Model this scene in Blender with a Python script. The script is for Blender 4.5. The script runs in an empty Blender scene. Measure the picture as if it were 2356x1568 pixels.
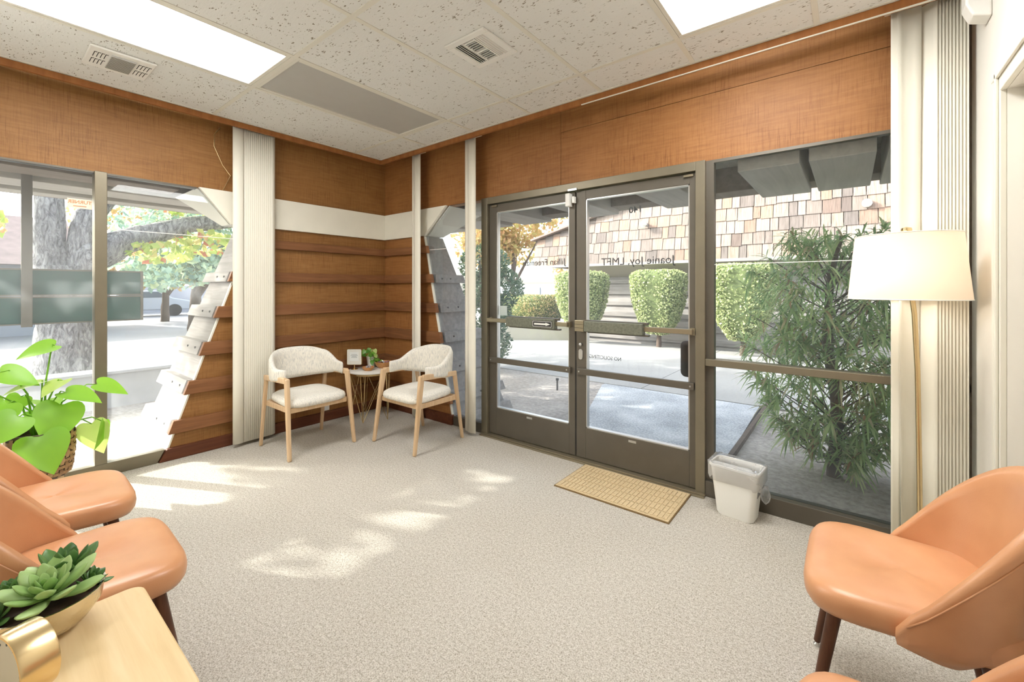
import bpy, bmesh, math, random
import numpy as np
from mathutils import Vector, Matrix
R = math.radians
S = bpy.context.scene
COL = S.collection
random.seed(7)

# ------------------------------------------------------------------ camera, sky, sun, exposure
cam_d = bpy.data.cameras.new('camera')
cam = bpy.data.objects.new('camera', cam_d); COL.objects.link(cam)
cam.location = (4.116, -2.9185, 1.3124)
cam.rotation_euler = (R(90), 0, 0.667)
cam_d.sensor_width = 36.0
cam_d.lens = 988.4 / 2356 * 36.0
cam_d.shift_y = -(784 - 663.5) / 2356
cam_d.clip_start = 0.02; cam_d.clip_end = 500
S.camera = cam

W = bpy.data.worlds.new('world'); S.world = W; W.use_nodes = True
nt = W.node_tree; nt.nodes.clear()
sky = nt.nodes.new('ShaderNodeTexSky'); sky.sky_type = 'NISHITA'; sky.sun_disc = False
sky.sun_elevation = R(30); sky.sun_rotation = R(240); sky.air_density = 1.0; sky.dust_density = 3.0; sky.ozone_density = 1.0
hs = nt.nodes.new('ShaderNodeHueSaturation'); hs.inputs['Saturation'].default_value = 0.5
bg = nt.nodes.new('ShaderNodeBackground'); bg.inputs['Strength'].default_value = 0.72
wo = nt.nodes.new('ShaderNodeOutputWorld')
nt.links.new(sky.outputs[0], hs.inputs['Color']); nt.links.new(hs.outputs[0], bg.inputs[0]); nt.links.new(bg.outputs[0], wo.inputs[0])

sun_d = bpy.data.lights.new('sun', 'SUN'); sun_d.energy = 6.5; sun_d.angle = R(0.6); sun_d.color = (1.0, 0.96, 0.89)
sun = bpy.data.objects.new('sun', sun_d); COL.objects.link(sun); sun.location = (-20, -10, 14)
sun.rotation_euler = Vector((-1.69, -0.88, 1.0)).to_track_quat('Z', 'Y').to_euler()

PANEL_EMIT = 15.0
S.view_settings.view_transform = 'Standard'; S.view_settings.look = 'None'
S.view_settings.gamma = 1.0; S.view_settings.use_curve_mapping = False
S.view_settings.exposure = 0.6

# ------------------------------------------------------------------ materials
MATS = {}
def newmat(name):
    m = bpy.data.materials.new(name); m.use_nodes = True
    MATS[name] = m
    return m, m.node_tree, m.node_tree.nodes['Principled BSDF']
def N(t, kind, **kw):
    n = t.nodes.new(kind)
    for k, v in kw.items():
        if k in n.inputs: n.inputs[k].default_value = v
        else: setattr(n, k, v)
    return n
def L(t, a, b): t.links.new(a, b)
def c4(c): return (c[0], c[1], c[2], 1.0)
def srgb(r, g, b):
    f = lambda x: (x/255/12.92) if x/255 <= 0.04045 else ((x/255+0.055)/1.055)**2.4
    return (f(r), f(g), f(b))
def ramp(t, fac, stops):
    r = t.nodes.new('ShaderNodeValToRGB'); e = r.color_ramp.elements
    while len(e) < len(stops): e.new(0.5)
    for i, (p, c) in enumerate(stops): e[i].position = p; e[i].color = c4(c)
    L(t, fac, r.inputs[0]); return r
def coords(t, scale=(1, 1, 1), kind='Object', rot=(0, 0, 0)):
    tc = t.nodes.new('ShaderNodeTexCoord'); mp = t.nodes.new('ShaderNodeMapping')
    mp.inputs['Scale'].default_value = scale; mp.inputs['Rotation'].default_value = rot
    L(t, tc.outputs[kind], mp.inputs[0]); return mp.outputs[0]
def noise(t, vec, scale, detail=3, rough=0.55, dist=0.0):
    n = N(t, 'ShaderNodeTexNoise', Scale=scale, Detail=detail, Roughness=rough, Distortion=dist)
    L(t, vec, n.inputs['Vector']); return n.outputs['Fac']
def bump(t, p, h, strength=0.3, dist=0.01):
    b = N(t, 'ShaderNodeBump', Strength=strength, Distance=dist)
    L(t, h, b.inputs['Height']); L(t, b.outputs[0], p.inputs['Normal'])
def mixc(t, fac, a, b, mode='MIX'):
    m = t.nodes.new('ShaderNodeMix'); m.data_type = 'RGBA'; m.blend_type = mode
    if hasattr(fac, 'links'): L(t, fac, m.inputs[0])
    else: m.inputs[0].default_value = fac
    for s, i in ((a, 6), (b, 7)):
        if hasattr(s, 'links'): L(t, s, m.inputs[i])
        else: m.inputs[i].default_value = c4(s)
    return m.outputs[2]
def simple(name, col, rough=0.5, metal=0.0, spec=0.5, var=0.0, vs=8.0, bmp=0.0, bs=60.0, emit=None):
    m, t, p = newmat(name)
    p.inputs['Base Color'].default_value = c4(col); p.inputs['Roughness'].default_value = rough
    p.inputs['Metallic'].default_value = metal; p.inputs['Specular IOR Level'].default_value = spec
    v = coords(t)
    if var > 0:
        n = noise(t, v, vs)
        a = tuple(x*(1-var) for x in col); b = tuple(min(1, x*(1+var)) for x in col)
        r = ramp(t, n, [(0.3, a), (0.7, b)]); L(t, r.outputs[0], p.inputs['Base Color'])
    if bmp > 0: bump(t, p, noise(t, v, bs, 4), bmp, 0.004)
    if emit:
        p.inputs['Emission Color'].default_value = c4(emit[0]); p.inputs['Emission Strength'].default_value = emit[1]
    return m
def wood(name, dark, mid, light, axis='Z', scale=1.0, rough=0.55, saw=0.0, gs=1.0):
    """grain runs along axis; saw adds fine vertical saw marks"""
    m, t, p = newmat(name); p.inputs['Roughness'].default_value = rough; p.inputs['Specular IOR Level'].default_value = 0.3
    k = {'X': (0.6, 9, 9), 'Y': (9, 0.6, 9), 'Z': (9, 9, 0.6)}[axis]
    if saw > 0: k = {'X': (2.2, 26, 26), 'Y': (26, 2.2, 26)}[axis]
    v = coords(t, tuple(q*scale for q in k))
    n1 = noise(t, v, 2.2*gs, 6, 0.6, 0.6)
    lo, hi = (0.15, 0.85) if saw > 0 else (0.25, 0.75)
    r = ramp(t, n1, [(lo, dark), (0.5, mid), (hi, light)])
    out = r.outputs[0]
    v2 = coords(t, (1, 1, 1)); n2 = noise(t, v2, 1.4, 3)
    out = mixc(t, 0.35, out, ramp(t, n2, [(0.3, dark), (0.7, light)]).outputs[0])
    if saw > 0:
        v3 = coords(t, (60, 60, 1.6)); n3 = noise(t, v3, 3.0, 5, 0.75, 0.3)
        pz = noise(t, coords(t, (1, 1, 1)), 2.6, 2)
        rr = ramp(t, n3, [(0.38, (0.58, 0.5, 0.44)), (0.50, (1, 1, 1))])
        mk = N(t, 'ShaderNodeMapRange'); mk.inputs[1].default_value = 0.35; mk.inputs[2].default_value = 0.65; mk.inputs[3].default_value = saw*0.35; mk.inputs[4].default_value = saw*1.5
        L(t, pz, mk.inputs[0])
        out = mixc(t, mk.outputs[0], out, rr.outputs[0], 'MULTIPLY')
        bump(t, p, n3, 0.25, 0.002)
    else: bump(t, p, n1, 0.12, 0.002)
    L(t, out, p.inputs['Base Color']); return m

# carpet
m, t, p = newmat('carpet'); v = coords(t)
n = noise(t, v, 190, 2, 0.7); n2 = noise(t, v, 75, 2, 0.6); n3 = noise(t, v, 1.2, 2)
r = ramp(t, n, [(0.36, srgb(120, 110, 96)), (0.47, srgb(184, 177, 164)), (0.60, srgb(224, 219, 210))])
r2 = ramp(t, n2, [(0.35, srgb(160, 152, 138)), (0.6, srgb(218, 213, 204))])
o = mixc(t, 0.4, r.outputs[0], r2.outputs[0]); o = mixc(t, 0.12, o, ramp(t, n3, [(0.35, srgb(178, 168, 150)), (0.65, srgb(216, 211, 202))]).outputs[0])
L(t, o, p.inputs['Base Color']); p.inputs['Roughness'].default_value = 0.98; p.inputs['Specular IOR Level'].default_value = 0.05
bump(t, p, n, 0.9, 0.006)
# ceiling tile with fissures
m, t, p = newmat('ceiling_tile')
v = coords(t, (34, 100, 34), rot=(0, 0, 0.5))
wn = N(t, 'ShaderNodeTexNoise', Scale=1.2, Detail=2.0); L(t, v, wn.inputs['Vector'])
vm = t.nodes.new('ShaderNodeVectorMath'); vm.operation = 'MULTIPLY_ADD'; vm.inputs[1].default_value = (1.6, 1.6, 1.6)
L(t, wn.outputs['Color'], vm.inputs[0]); L(t, v, vm.inputs[2])
vo = N(t, 'ShaderNodeTexVoronoi', Scale=1.0); L(t, vm.outputs[0], vo.inputs['Vector'])
gap = noise(t, coords(t), 30, 1)
th = t.nodes.new('ShaderNodeMath'); th.operation = 'MULTIPLY_ADD'; L(t, gap, th.inputs[0]); th.inputs[1].default_value = 1.1; th.inputs[2].default_value = -0.52
sb = t.nodes.new('ShaderNodeMath'); sb.operation = 'SUBTRACT'; L(t, vo.outputs['Distance'], sb.inputs[0]); L(t, th.outputs[0], sb.inputs[1])
r = ramp(t, sb.outputs[0], [(0.07, srgb(150, 143, 130)), (0.14, srgb(230, 230, 227))])
L(t, r.outputs[0], p.inputs['Base Color']); p.inputs['Roughness'].default_value = 0.95; p.inputs['Specular IOR Level'].default_value = 0.1
bump(t, p, sb.outputs[0], 0.3, 0.003)

wood('plywood', srgb(122, 78, 42), srgb(156, 106, 60), srgb(176, 126, 78), 'X', 1.0, 0.5, 0.6)
wood('plywood_left', srgb(118, 78, 40), srgb(150, 106, 58), srgb(170, 124, 76), 'Y', 1.0, 0.5, 0.6)
wood('batten_wood', srgb(96, 60, 36), srgb(128, 84, 52), srgb(152, 106, 70), 'Y', 1.4, 0.6)
wood('batten_wood_back', srgb(96, 60, 36), srgb(128, 84, 52), srgb(152, 106, 70), 'X', 1.4, 0.6)
wood('redwood_base', srgb(72, 38, 24), srgb(96, 54, 34), srgb(118, 70, 46), 'Y', 1.4, 0.6)
wood('fascia_wood', srgb(128, 78, 40), srgb(158, 102, 56), srgb(178, 120, 70), 'Z', 0.8, 0.5)
wood('weathered', srgb(112, 107, 104), srgb(146, 141, 137), srgb(172, 167, 162), 'X', 1.2, 0.85)
wood('weathered_y', srgb(118, 112, 108), srgb(160, 154, 148), srgb(190, 184, 176), 'Y', 1.2, 0.85)
wood('eave_wood', srgb(164, 158, 150), srgb(184, 178, 170), srgb(200, 194, 186), 'Y', 1.0, 0.8)
wood('eave_dark', srgb(112, 100, 90), srgb(134, 122, 112), srgb(152, 140, 130), 'Y', 1.0, 0.8)
wood('oak', srgb(184, 150, 112), srgb(210, 178, 140), srgb(226, 200, 166), 'Z', 2.0, 0.45)
wood('table_birch', srgb(206, 174, 122), srgb(228, 200, 152), srgb(240, 218, 176), 'X', 0.9, 0.35, gs=1.6)
wood('walnut', srgb(60, 34, 22), srgb(86, 52, 34), srgb(110, 70, 46), 'Z', 3.0, 0.4)
wood('bowl_wood', srgb(168, 112, 62), srgb(200, 144, 88), srgb(222, 172, 116), 'X', 5.0, 0.4)
simple('white_trim', srgb(232, 228, 214), 0.5, var=0.02)
simple('white_wall', srgb(230, 226, 217), 0.75, var=0.015, bmp=0.15, bs=45)
simple('casing_paint', srgb(224, 220, 207), 0.4)
simple('blind_vinyl', srgb(236, 232, 218), 0.45)
simple('grid_paint', srgb(226, 223, 212), 0.5)
simple('bronze', srgb(128, 120, 102), 0.38, 0.55, var=0.05)
simple('bronze_dark', srgb(98, 92, 82), 0.42, 0.4, var=0.05)
simple('bronze_bar', srgb(150, 140, 118), 0.3, 0.7)
simple('grey_stone_plate', srgb(112, 114, 100), 0.45, 0.3, var=0.25, vs=60)
simple('black', srgb(30, 29, 28), 0.5)
simple('dark_gap', srgb(22, 20, 18), 0.9)
simple('white_plastic', srgb(236, 235, 230), 0.4)
simple('silver', srgb(200, 200, 198), 0.3, 0.9)
simple('brass', srgb(224, 200, 154), 0.26, 1.0)
simple('champagne', srgb(214, 204, 182), 0.22, 1.0, bmp=0.7, bs=55)
simple('panel_grey', srgb(186, 185, 181), 0.35, var=0.02)
simple('mat_fibre', srgb(206, 184, 146), 0.95, var=0.14, vs=90, bmp=0.8, bs=160)
simple('mat_rubber', srgb(120, 96, 60), 0.9)
simple('marble', srgb(236, 234, 228), 0.25, var=0.05, vs=14)
simple('ceramic', srgb(226, 224, 214), 0.35, var=0.04, vs=30)
simple('paper', srgb(232, 234, 230), 0.7)
simple('soil', srgb(70, 52, 40), 0.95, var=0.3, vs=60)
simple('ink', srgb(70, 74, 76), 0.8)
simple('vinyl_letter', srgb(62, 62, 66), 0.7)
simple('vinyl_grey', srgb(120, 128, 132), 0.7)
simple('sticker', srgb(240, 220, 200), 0.7)
simple('sticker_ink', srgb(206, 150, 110), 0.7)
simple('sign_green', srgb(58, 88, 84), 0.6, var=0.12, vs=6)
simple('sign_edge', srgb(112, 106, 98), 0.7)
simple('white_wall_out', srgb(188, 190, 194), 0.9, var=0.08, vs=3, bmp=0.3, bs=20)
simple('beige_soffit', srgb(170, 164, 148), 0.8)
simple('bark_dark', srgb(88, 74, 64), 0.9, var=0.25, vs=20, bmp=0.8, bs=40)
simple('hedge_core', srgb(92, 104, 62), 1.0, var=0.3, vs=30)
simple('car_white', srgb(226, 230, 236), 0.25)
simple('car_blue', srgb(160, 168, 178), 0.25)
simple('car_glass', srgb(70, 84, 98), 0.1)
simple('rubber', srgb(40, 40, 42), 0.8)
simple('far_wall', srgb(150, 152, 160), 0.8)
simple('far_roof', srgb(140, 120, 114), 0.9, var=0.15, vs=4)
simple('candy', srgb(150, 110, 120), 0.4, var=0.4, vs=40)
simple('wrapper', srgb(196, 204, 216), 0.2, 0.4)
simple('camera_dome', srgb(210, 212, 214), 0.2)
simple('face_white', srgb(214, 212, 200), 0.5)

def leather():
    m, t, p = newmat('leather'); v = coords(t)
    n = noise(t, v, 5, 3); r = ramp(t, n, [(0.3, srgb(200, 141, 98)), (0.7, srgb(214, 158, 114))])
    L(t, r.outputs[0], p.inputs['Base Color']); p.inputs['Roughness'].default_value = 0.36
    p.inputs['Specular IOR Level'].default_value = 0.6
    vo = N(t, 'ShaderNodeTexVoronoi', Scale=330.0); L(t, v, vo.inputs['Vector']); bump(t, p, vo.outputs['Distance'], 0.1, 0.001)
leather()
def fabric():
    m, t, p = newmat('ivory_fabric'); v = coords(t, (60, 60, 8))
    n = noise(t, v, 3, 4, 0.7); n2 = noise(t, coords(t, (400, 400, 400)), 1, 1)
    r = ramp(t, n, [(0.36, srgb(190, 189, 184)), (0.48, srgb(226, 222, 212)), (0.66, srgb(240, 235, 222))])
    L(t, r.outputs[0], p.inputs['Base Color']); p.inputs['Roughness'].default_value = 0.95; bump(t, p, n2, 0.3, 0.002)
fabric()
def shade_mat():
    m, t, p = newmat('lamp_shade'); out = t.nodes['Material Output']
    d = N(t, 'ShaderNodeBsdfDiffuse'); d.inputs[0].default_value = c4(srgb(232, 220, 204))
    tr = N(t, 'ShaderNodeBsdfTranslucent'); tr.inputs[0].default_value = c4(srgb(236, 222, 204))
    mx = N(t, 'ShaderNodeMixShader'); mx.inputs[0].default_value = 0.45
    L(t, d.outputs[0], mx.inputs[1]); L(t, tr.outputs[0], mx.inputs[2]); L(t, mx.outputs[0], out.inputs[0])
shade_mat()
def glass_mat(name, tint, dust, dcol=(0.9, 0.93, 0.96)):
    m, t, p = newmat(name); out = t.nodes['Material Output']; t.nodes.remove(p)
    tr = N(t, 'ShaderNodeBsdfTransparent'); tr.inputs[0].default_value = c4(tint)
    gl = N(t, 'ShaderNodeBsdfGlossy', Roughness=0.0)
    fr = N(t, 'ShaderNodeFresnel', IOR=1.3); mx = N(t, 'ShaderNodeMixShader')
    L(t, fr.outputs[0], mx.inputs[0]); L(t, tr.outputs[0], mx.inputs[1]); L(t, gl.outputs[0], mx.inputs[2])
    df = N(t, 'ShaderNodeBsdfTranslucent'); df.inputs[0].default_value = c4(dcol)
    m2 = N(t, 'ShaderNodeMixShader')
    n = noise(t, coords(t), 4, 4, 0.6)
    mr = N(t, 'ShaderNodeMapRange'); mr.inputs[3].default_value = dust*0.6; mr.inputs[4].default_value = dust*1.4
    L(t, n, mr.inputs[0]); L(t, mr.outputs[0], m2.inputs[0])
    L(t, mx.outputs[0], m2.inputs[1]); L(t, df.outputs[0], m2.inputs[2]); L(t, m2.outputs[0], out.inputs[0])
glass_mat('glass', (0.97, 0.99, 0.985), 0.05)
glass_mat('bag_film', (0.97, 0.97, 0.98), 0.25, (0.95, 0.95, 0.96))
def emit_mat(name, col, strength):
    m, t, p = newmat(name); p.inputs['Base Color'].default_value = c4((0.8, 0.8, 0.75))
    p.inputs['Emission Color'].default_value = c4(col); p.inputs['Emission Strength'].default_value = strength
    v = coords(t, (1, 1, 1))
emit_mat('diffuser_lit', (1.0, 1.0, 0.99), PANEL_EMIT)
def leaf_mat(name, stops, transl=0.35, rough=0.45):
    m, t, p = newmat(name); out = t.nodes['Material Output']
    g = t.nodes.new('ShaderNodeNewGeometry')
    r = ramp(t, g.outputs['Random Per Island'], stops)
    L(t, r.outputs[0], p.inputs['Base Color']); p.inputs['Roughness'].default_value = rough
    tr = N(t, 'ShaderNodeBsdfTranslucent'); L(t, r.outputs[0], tr.inputs[0])
    mx = N(t, 'ShaderNodeMixShader'); mx.inputs[0].default_value = transl
    L(t, p.outputs[0], mx.inputs[1]); L(t, tr.outputs[0], mx.inputs[2]); L(t, mx.outputs[0], out.inputs[0])
leaf_mat('leaf_maple', [(0, srgb(150, 174, 84)), (0.45, srgb(186, 204, 106)), (0.8, srgb(216, 216, 132)), (0.92, srgb(206, 140, 104)), (1, srgb(190, 110, 86))], 0.5)
leaf_mat('leaf_far', [(0, srgb(124, 154, 140)), (0.6, srgb(162, 186, 158)), (1, srgb(196, 206, 160))])
leaf_mat('leaf_orange', [(0, srgb(170, 164, 96)), (0.5, srgb(192, 168, 106)), (1, srgb(196, 150, 104))])
leaf_mat('leaf_dark', [(0, srgb(58, 88, 62)), (0.6, srgb(96, 124, 88)), (1, srgb(150, 158, 128))])
leaf_mat('leaf_hedge', [(0, srgb(124, 142, 88)), (0.5, srgb(172, 182, 124)), (1, srgb(212, 214, 164))])
leaf_mat('leaf_lowhedge', [(0, srgb(130, 140, 84)), (0.6, srgb(176, 168, 112)), (1, srgb(206, 170, 130))])
leaf_mat('leaf_podo', [(0, srgb(118, 152, 100)), (0.5, srgb(166, 194, 128)), (0.86, srgb(208, 220, 164)), (0.96, srgb(190, 172, 138)), (1, srgb(176, 136, 104))], 0.45)
leaf_mat('leaf_bright', [(0, srgb(116, 178, 44)), (1, srgb(160, 210, 74))], 0.4, 0.35)
leaf_mat('leaf_pale', [(0, srgb(186, 214, 110)), (1, srgb(204, 224, 132))], 0.4, 0.35)
leaf_mat('leaf_variegated', [(0, srgb(70, 132, 46)), (0.5, srgb(126, 176, 66)), (1, srgb(214, 226, 150))], 0.3, 0.35)
leaf_mat('succulent_light', [(0, srgb(152, 190, 110)), (1, srgb(190, 218, 150))], 0.2, 0.4)
leaf_mat('succulent_dark', [(0, srgb(66, 108, 52)), (1, srgb(104, 146, 76))], 0.15, 0.4)
leaf_mat('shingle', [(0, srgb(104, 96, 92)), (0.35, srgb(130, 118, 110)), (0.7, srgb(148, 134, 124)), (0.93, srgb(150, 122, 104)), (1, srgb(98, 88, 84))], 0.0, 0.9)
def shingle_streaks():
    m = MATS['shingle']; t = m.node_tree; p = t.nodes['Principled BSDF']; src = p.inputs['Base Color'].links[0].from_socket
    n = noise(t, coords(t, (34, 4, 1.6)), 2.0, 5, 0.7)
    r = ramp(t, n, [(0.34, (0.5, 0.46, 0.44)), (0.5, (0.95, 0.93, 0.92)), (0.66, (1.25, 1.25, 1.25))])
    L(t, mixc(t, 0.9, src, r.outputs[0], 'MULTIPLY'), p.inputs['Base Color'])
leaf_mat('wicker', [(0, srgb(134, 98, 62)), (0.5, srgb(162, 124, 82)), (1, srgb(188, 150, 104))], 0.0, 0.6)
shingle_streaks()
def bark():
    m, t, p = newmat('bark'); v = coords(t, (5, 5, 1.6))
    n = noise(t, v, 4, 6, 0.7, 1.2); r = ramp(t, n, [(0.38, srgb(110, 108, 110)), (0.5, srgb(160, 158, 158)), (0.62, srgb(196, 194, 192))])
    L(t, r.outputs[0], p.inputs['Base Color']); p.inputs['Roughness'].default_value = 0.95; bump(t, p, n, 1.0, 0.06)
bark()
def ground(name, a, b, c, s1, s2, bm=0.5):
    m, t, p = newmat(name); v = coords(t)
    n = noise(t, v, s1, 4, 0.7); n2 = noise(t, v, s2, 3)
    o = mixc(t, 0.4, ramp(t, n, [(0.35, a), (0.65, c)]).outputs[0], ramp(t, n2, [(0.35, a), (0.5, b), (0.65, c)]).outputs[0])
    L(t, o, p.inputs['Base Color']); p.inputs['Roughness'].default_value = 0.95; bump(t, p, n, bm, 0.01)
ground('aggregate', srgb(112, 117, 122), srgb(166, 170, 174), srgb(214, 215, 216), 55, 2)
ground('concrete', srgb(140, 138, 134), srgb(150, 148, 144), srgb(160, 158, 154), 30, 1.2, 0.15)
ground('dirt', srgb(122, 115, 108), srgb(156, 148, 140), srgb(186, 177, 168), 22, 1.6, 0.8)
ground('asphalt', srgb(126, 125, 126), srgb(138, 137, 137), srgb(150, 149, 148), 40, 0.4, 0.2)
M = MATS

# ------------------------------------------------------------------ mesh helpers
class MB:
    def __init__(s): s.v = []; s.f = []; s.m = []; s.M = None
    def add(s, vs, fs, mi=0):
        o = len(s.v)
        if s.M is not None: vs = [tuple(s.M @ Vector(q)) for q in vs]
        s.v += [tuple(q) for q in vs]; s.f += [tuple(i+o for i in f) for f in fs]; s.m += [mi]*len(fs); return s
    def hexa(s, p, mi=0):   # p: 4 bottom, 4 top
        return s.add(p, [(3, 2, 1, 0), (4, 5, 6, 7), (0, 1, 5, 4), (1, 2, 6, 5), (2, 3, 7, 6), (3, 0, 4, 7)], mi)
    def box(s, x0, x1, y0, y1, z0, z1, mi=0):
        return s.hexa([(x0, y0, z0), (x1, y0, z0), (x1, y1, z0), (x0, y1, z0), (x0, y0, z1), (x1, y0, z1), (x1, y1, z1), (x0, y1, z1)], mi)
    def prism(s, a, b, mi=0):   # two matching closed rings of 3d points
        n = len(a); return s.add(list(a)+list(b), [tuple(range(n))[::-1], tuple(range(n, 2*n))]+[(i, (i+1) % n, n+(i+1) % n, n+i) for i in range(n)], mi)
    def tube(s, pts, rad, n=10, mi=0, cap=True):
        pts = [Vector(q) for q in pts]; k = len(pts)
        if not hasattr(rad, '__len__'): rad = [rad]*k
        vs = []; up = None
        for i, q in enumerate(pts):
            d = (pts[min(i+1, k-1)]-pts[max(i-1, 0)]).normalized()
            if up is None: up = Vector((0, 0, 1)) if abs(d.z) < 0.9 else Vector((1, 0, 0))
            a = d.cross(up).normalized(); b = a.cross(d).normalized(); up = b
            for j in range(n):
                w = 2*math.pi*j/n; vs.append(q+(a*math.cos(w)+b*math.sin(w))*rad[i])
        fs = [(i*n+j, i*n+(j+1) % n, (i+1)*n+(j+1) % n, (i+1)*n+j) for i in range(k-1) for j in range(n)]
        if cap: fs += [tuple(range(n))[::-1], tuple(range((k-1)*n, k*n))]
        return s.add(vs, fs, mi)
    def lathe(s, prof, c=(0, 0, 0), n=32, mi=0, cap=True):
        vs = []; k = len(prof)
        for r, z in prof:
            for j in range(n):
                w = 2*math.pi*j/n; vs.append((c[0]+r*math.cos(w), c[1]+r*math.sin(w), c[2]+z))
        fs = [(i*n+j, i*n+(j+1) % n, (i+1)*n+(j+1) % n, (i+1)*n+j) for i in range(k-1) for j in range(n)]
        if cap: fs += [tuple(range(n))[::-1], tuple(range((k-1)*n, k*n))]
        return s.add(vs, fs, mi)
    def grid(s, fn, nu, nv, mi=0, wrapu=False):
        vs = [fn(i/(nu if wrapu else nu-1), j/(nv-1)) for j in range(nv) for i in range(nu)]
        fs = []
        for j in range(nv-1):
            for i in range(nu if wrapu else nu-1):
                i2 = (i+1) % nu; fs.append((j*nu+i, j*nu+i2, (j+1)*nu+i2, (j+1)*nu+i))
        return s.add(vs, fs, mi)
    def build(s, name, mats, parent=None, smooth=False, bevel=0, sub=0, solid=0, seg=2):
        me = bpy.data.meshes.new(name); me.from_pydata(s.v, [], s.f); me.validate()
        if not isinstance(mats, (list, tuple)): mats = [mats]
        for q in mats: me.materials.append(M[q])
        if len(me.polygons) == len(s.m): me.polygons.foreach_set('material_index', s.m)
        bm = bmesh.new(); bm.from_mesh(me); bmesh.ops.recalc_face_normals(bm, faces=bm.faces); bm.to_mesh(me); bm.free()
        if smooth:
            me.polygons.foreach_set('use_smooth', [True]*len(me.polygons))
            if smooth != 2 and hasattr(me, 'set_sharp_from_angle'): me.set_sharp_from_angle(angle=R(40))
        o = bpy.data.objects.new(name, me); COL.objects.link(o)
        if solid: q = o.modifiers.new('solid', 'SOLIDIFY'); q.thickness = solid; q.offset = 0
        if bevel: q = o.modifiers.new('bevel', 'BEVEL'); q.width = bevel; q.segments = seg; q.limit_method = 'ANGLE'; q.angle_limit = R(40)
        if sub: q = o.modifiers.new('sub', 'SUBSURF'); q.levels = sub; q.render_levels = sub
        if parent is not None: o.parent = parent
        return o
def tag(o, label=None, cat=None, group=None, kind=None):
    if label: o['label'] = label
    if cat: o['category'] = cat
    if group: o['group'] = group
    if kind: o['kind'] = kind
    return o
def thing(name, label, cat, loc=(0, 0, 0), rz=0, group=None):
    o = bpy.data.objects.new(name, None); COL.objects.link(o); o.location = loc; o.rotation_euler = (0, 0, rz)
    o.empty_display_size = 0.1
    return tag(o, label, cat, group)
def struct(o, label, cat): return tag(o, label, cat, None, 'structure')
def rootstruct(name, label, cat, loc=(0, 0, 0)):
    o = bpy.data.objects.new(name, None); COL.objects.link(o); o.location = loc; o.empty_display_size = 0.1
    return struct(o, label, cat)
def dup(root, loc, rz, label):
    kids = {}
    for o in bpy.data.objects:
        if o.parent: kids.setdefault(o.parent.name, []).append(o)
    def cp(o, par):
        c = o.copy(); COL.objects.link(c); c.parent = par
        for k in kids.get(o.name, []): cp(k, c)
        return c
    r = cp(root, None); r.location = loc; r.rotation_euler = (0, 0, rz); r['label'] = label
    return r
def text(name, body, size, mat, parent, loc, rot, thick=0.0006, align='CENTER', bold=0.0, xs=1.0):
    cu = bpy.data.curves.new(name, 'FONT'); cu.body = body; cu.size = size; cu.extrude = thick; cu.align_x = align; cu.align_y = 'CENTER'
    cu.offset = bold; cu.resolution_u = 3
    o = bpy.data.objects.new(name+'_tmp', cu); COL.objects.link(o)
    dg = bpy.context.evaluated_depsgraph_get(); me = bpy.data.meshes.new_from_object(o.evaluated_get(dg))
    bpy.data.objects.remove(o); me.name = name; me.materials.clear(); me.materials.append(M[mat])
    ob = bpy.data.objects.new(name, me); COL.objects.link(ob); ob.location = loc; ob.rotation_euler = rot; ob.scale = (xs, 1, 1)
    if parent is not None: ob.parent = parent
    return ob

# ------------------------------------------------------------------ the room
XR, YF, ZC = 4.56, -3.15, 2.68           # right wall, wall behind the camera, ceiling
HD = 2.125                                # underside of the plywood header
yl = lambda z: -(1.985-0.342*z)           # sloping end of the corner pier on the window wall
xr = lambda z: 1.09-0.23*z                # and on the door wall
xo = lambda z: -(0.555+0.17*(1.42-z))
yo = lambda z: 0.39+0.30*(1.42-z)

b = MB(); b.box(-0.03, XR, YF, 0.03, -0.1, 0.0)
struct(b.build('floor', 'carpet'), 'grey beige speckled loop carpet across the waiting room', 'floor')

GX = [0.93+0.61*i for i in range(6)]; GY = [-0.50, -1.72, -2.94]
b = MB()
def ceil_cells():
    xs = [0.172]+GX+[XR]; ys = [-0.172]+GY+[YF]
    for i in range(len(xs)-1):
        for j in range(len(ys)-1):
            if (i, j) in ((1, 1), (1, 2), (5, 1)): continue
            yield xs[i], xs[i+1], ys[j+1], ys[j]
for x0, x1, y0, y1 in ceil_cells(): b.box(x0, x1, y0, y1, ZC, ZC+0.02)
b.box(-0.0, XR, YF, 0.0, ZC+0.12, ZC+0.16)
struct(b.build('ceiling', 'ceiling_tile'), 'suspended ceiling of white fissured acoustic tiles', 'ceiling')
b = MB()
for x in GX: b.box(x-0.013, x+0.013, YF, -0.172, ZC-0.004, ZC+0.01)
for y in GY: b.box(0.172, XR, y-0.013, y+0.013, ZC-0.0045, ZC+0.009)
b.box(0.19, XR, -0.205, -0.17, ZC-0.005, ZC+0.008); b.box(0.17, 0.205, YF, -0.19, ZC-0.005, ZC+0.008)
struct(b.build('trim_1', 'grid_paint'), 'white metal tee grid holding the ceiling tiles', 'ceiling grid')

# fascia board of the wooden valance round the ceiling
b = MB(); b.box(0.165, 0.19, YF, -0.165, 2.633, ZC-0.006); b.box(0.165, XR, -0.19, -0.165, 2.633, ZC-0.006)
struct(b.build('trim_2', 'fascia_wood', bevel=0.002), 'brown wooden valance board running under the ceiling edge', 'valance')
b = MB(); b.box(2.6, XR, -0.192, -0.184, 2.627, 2.633)
struct(b.build('trim_3', 'white_trim'), 'thin cream strip under the valance above the right window', 'trim')

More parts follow.
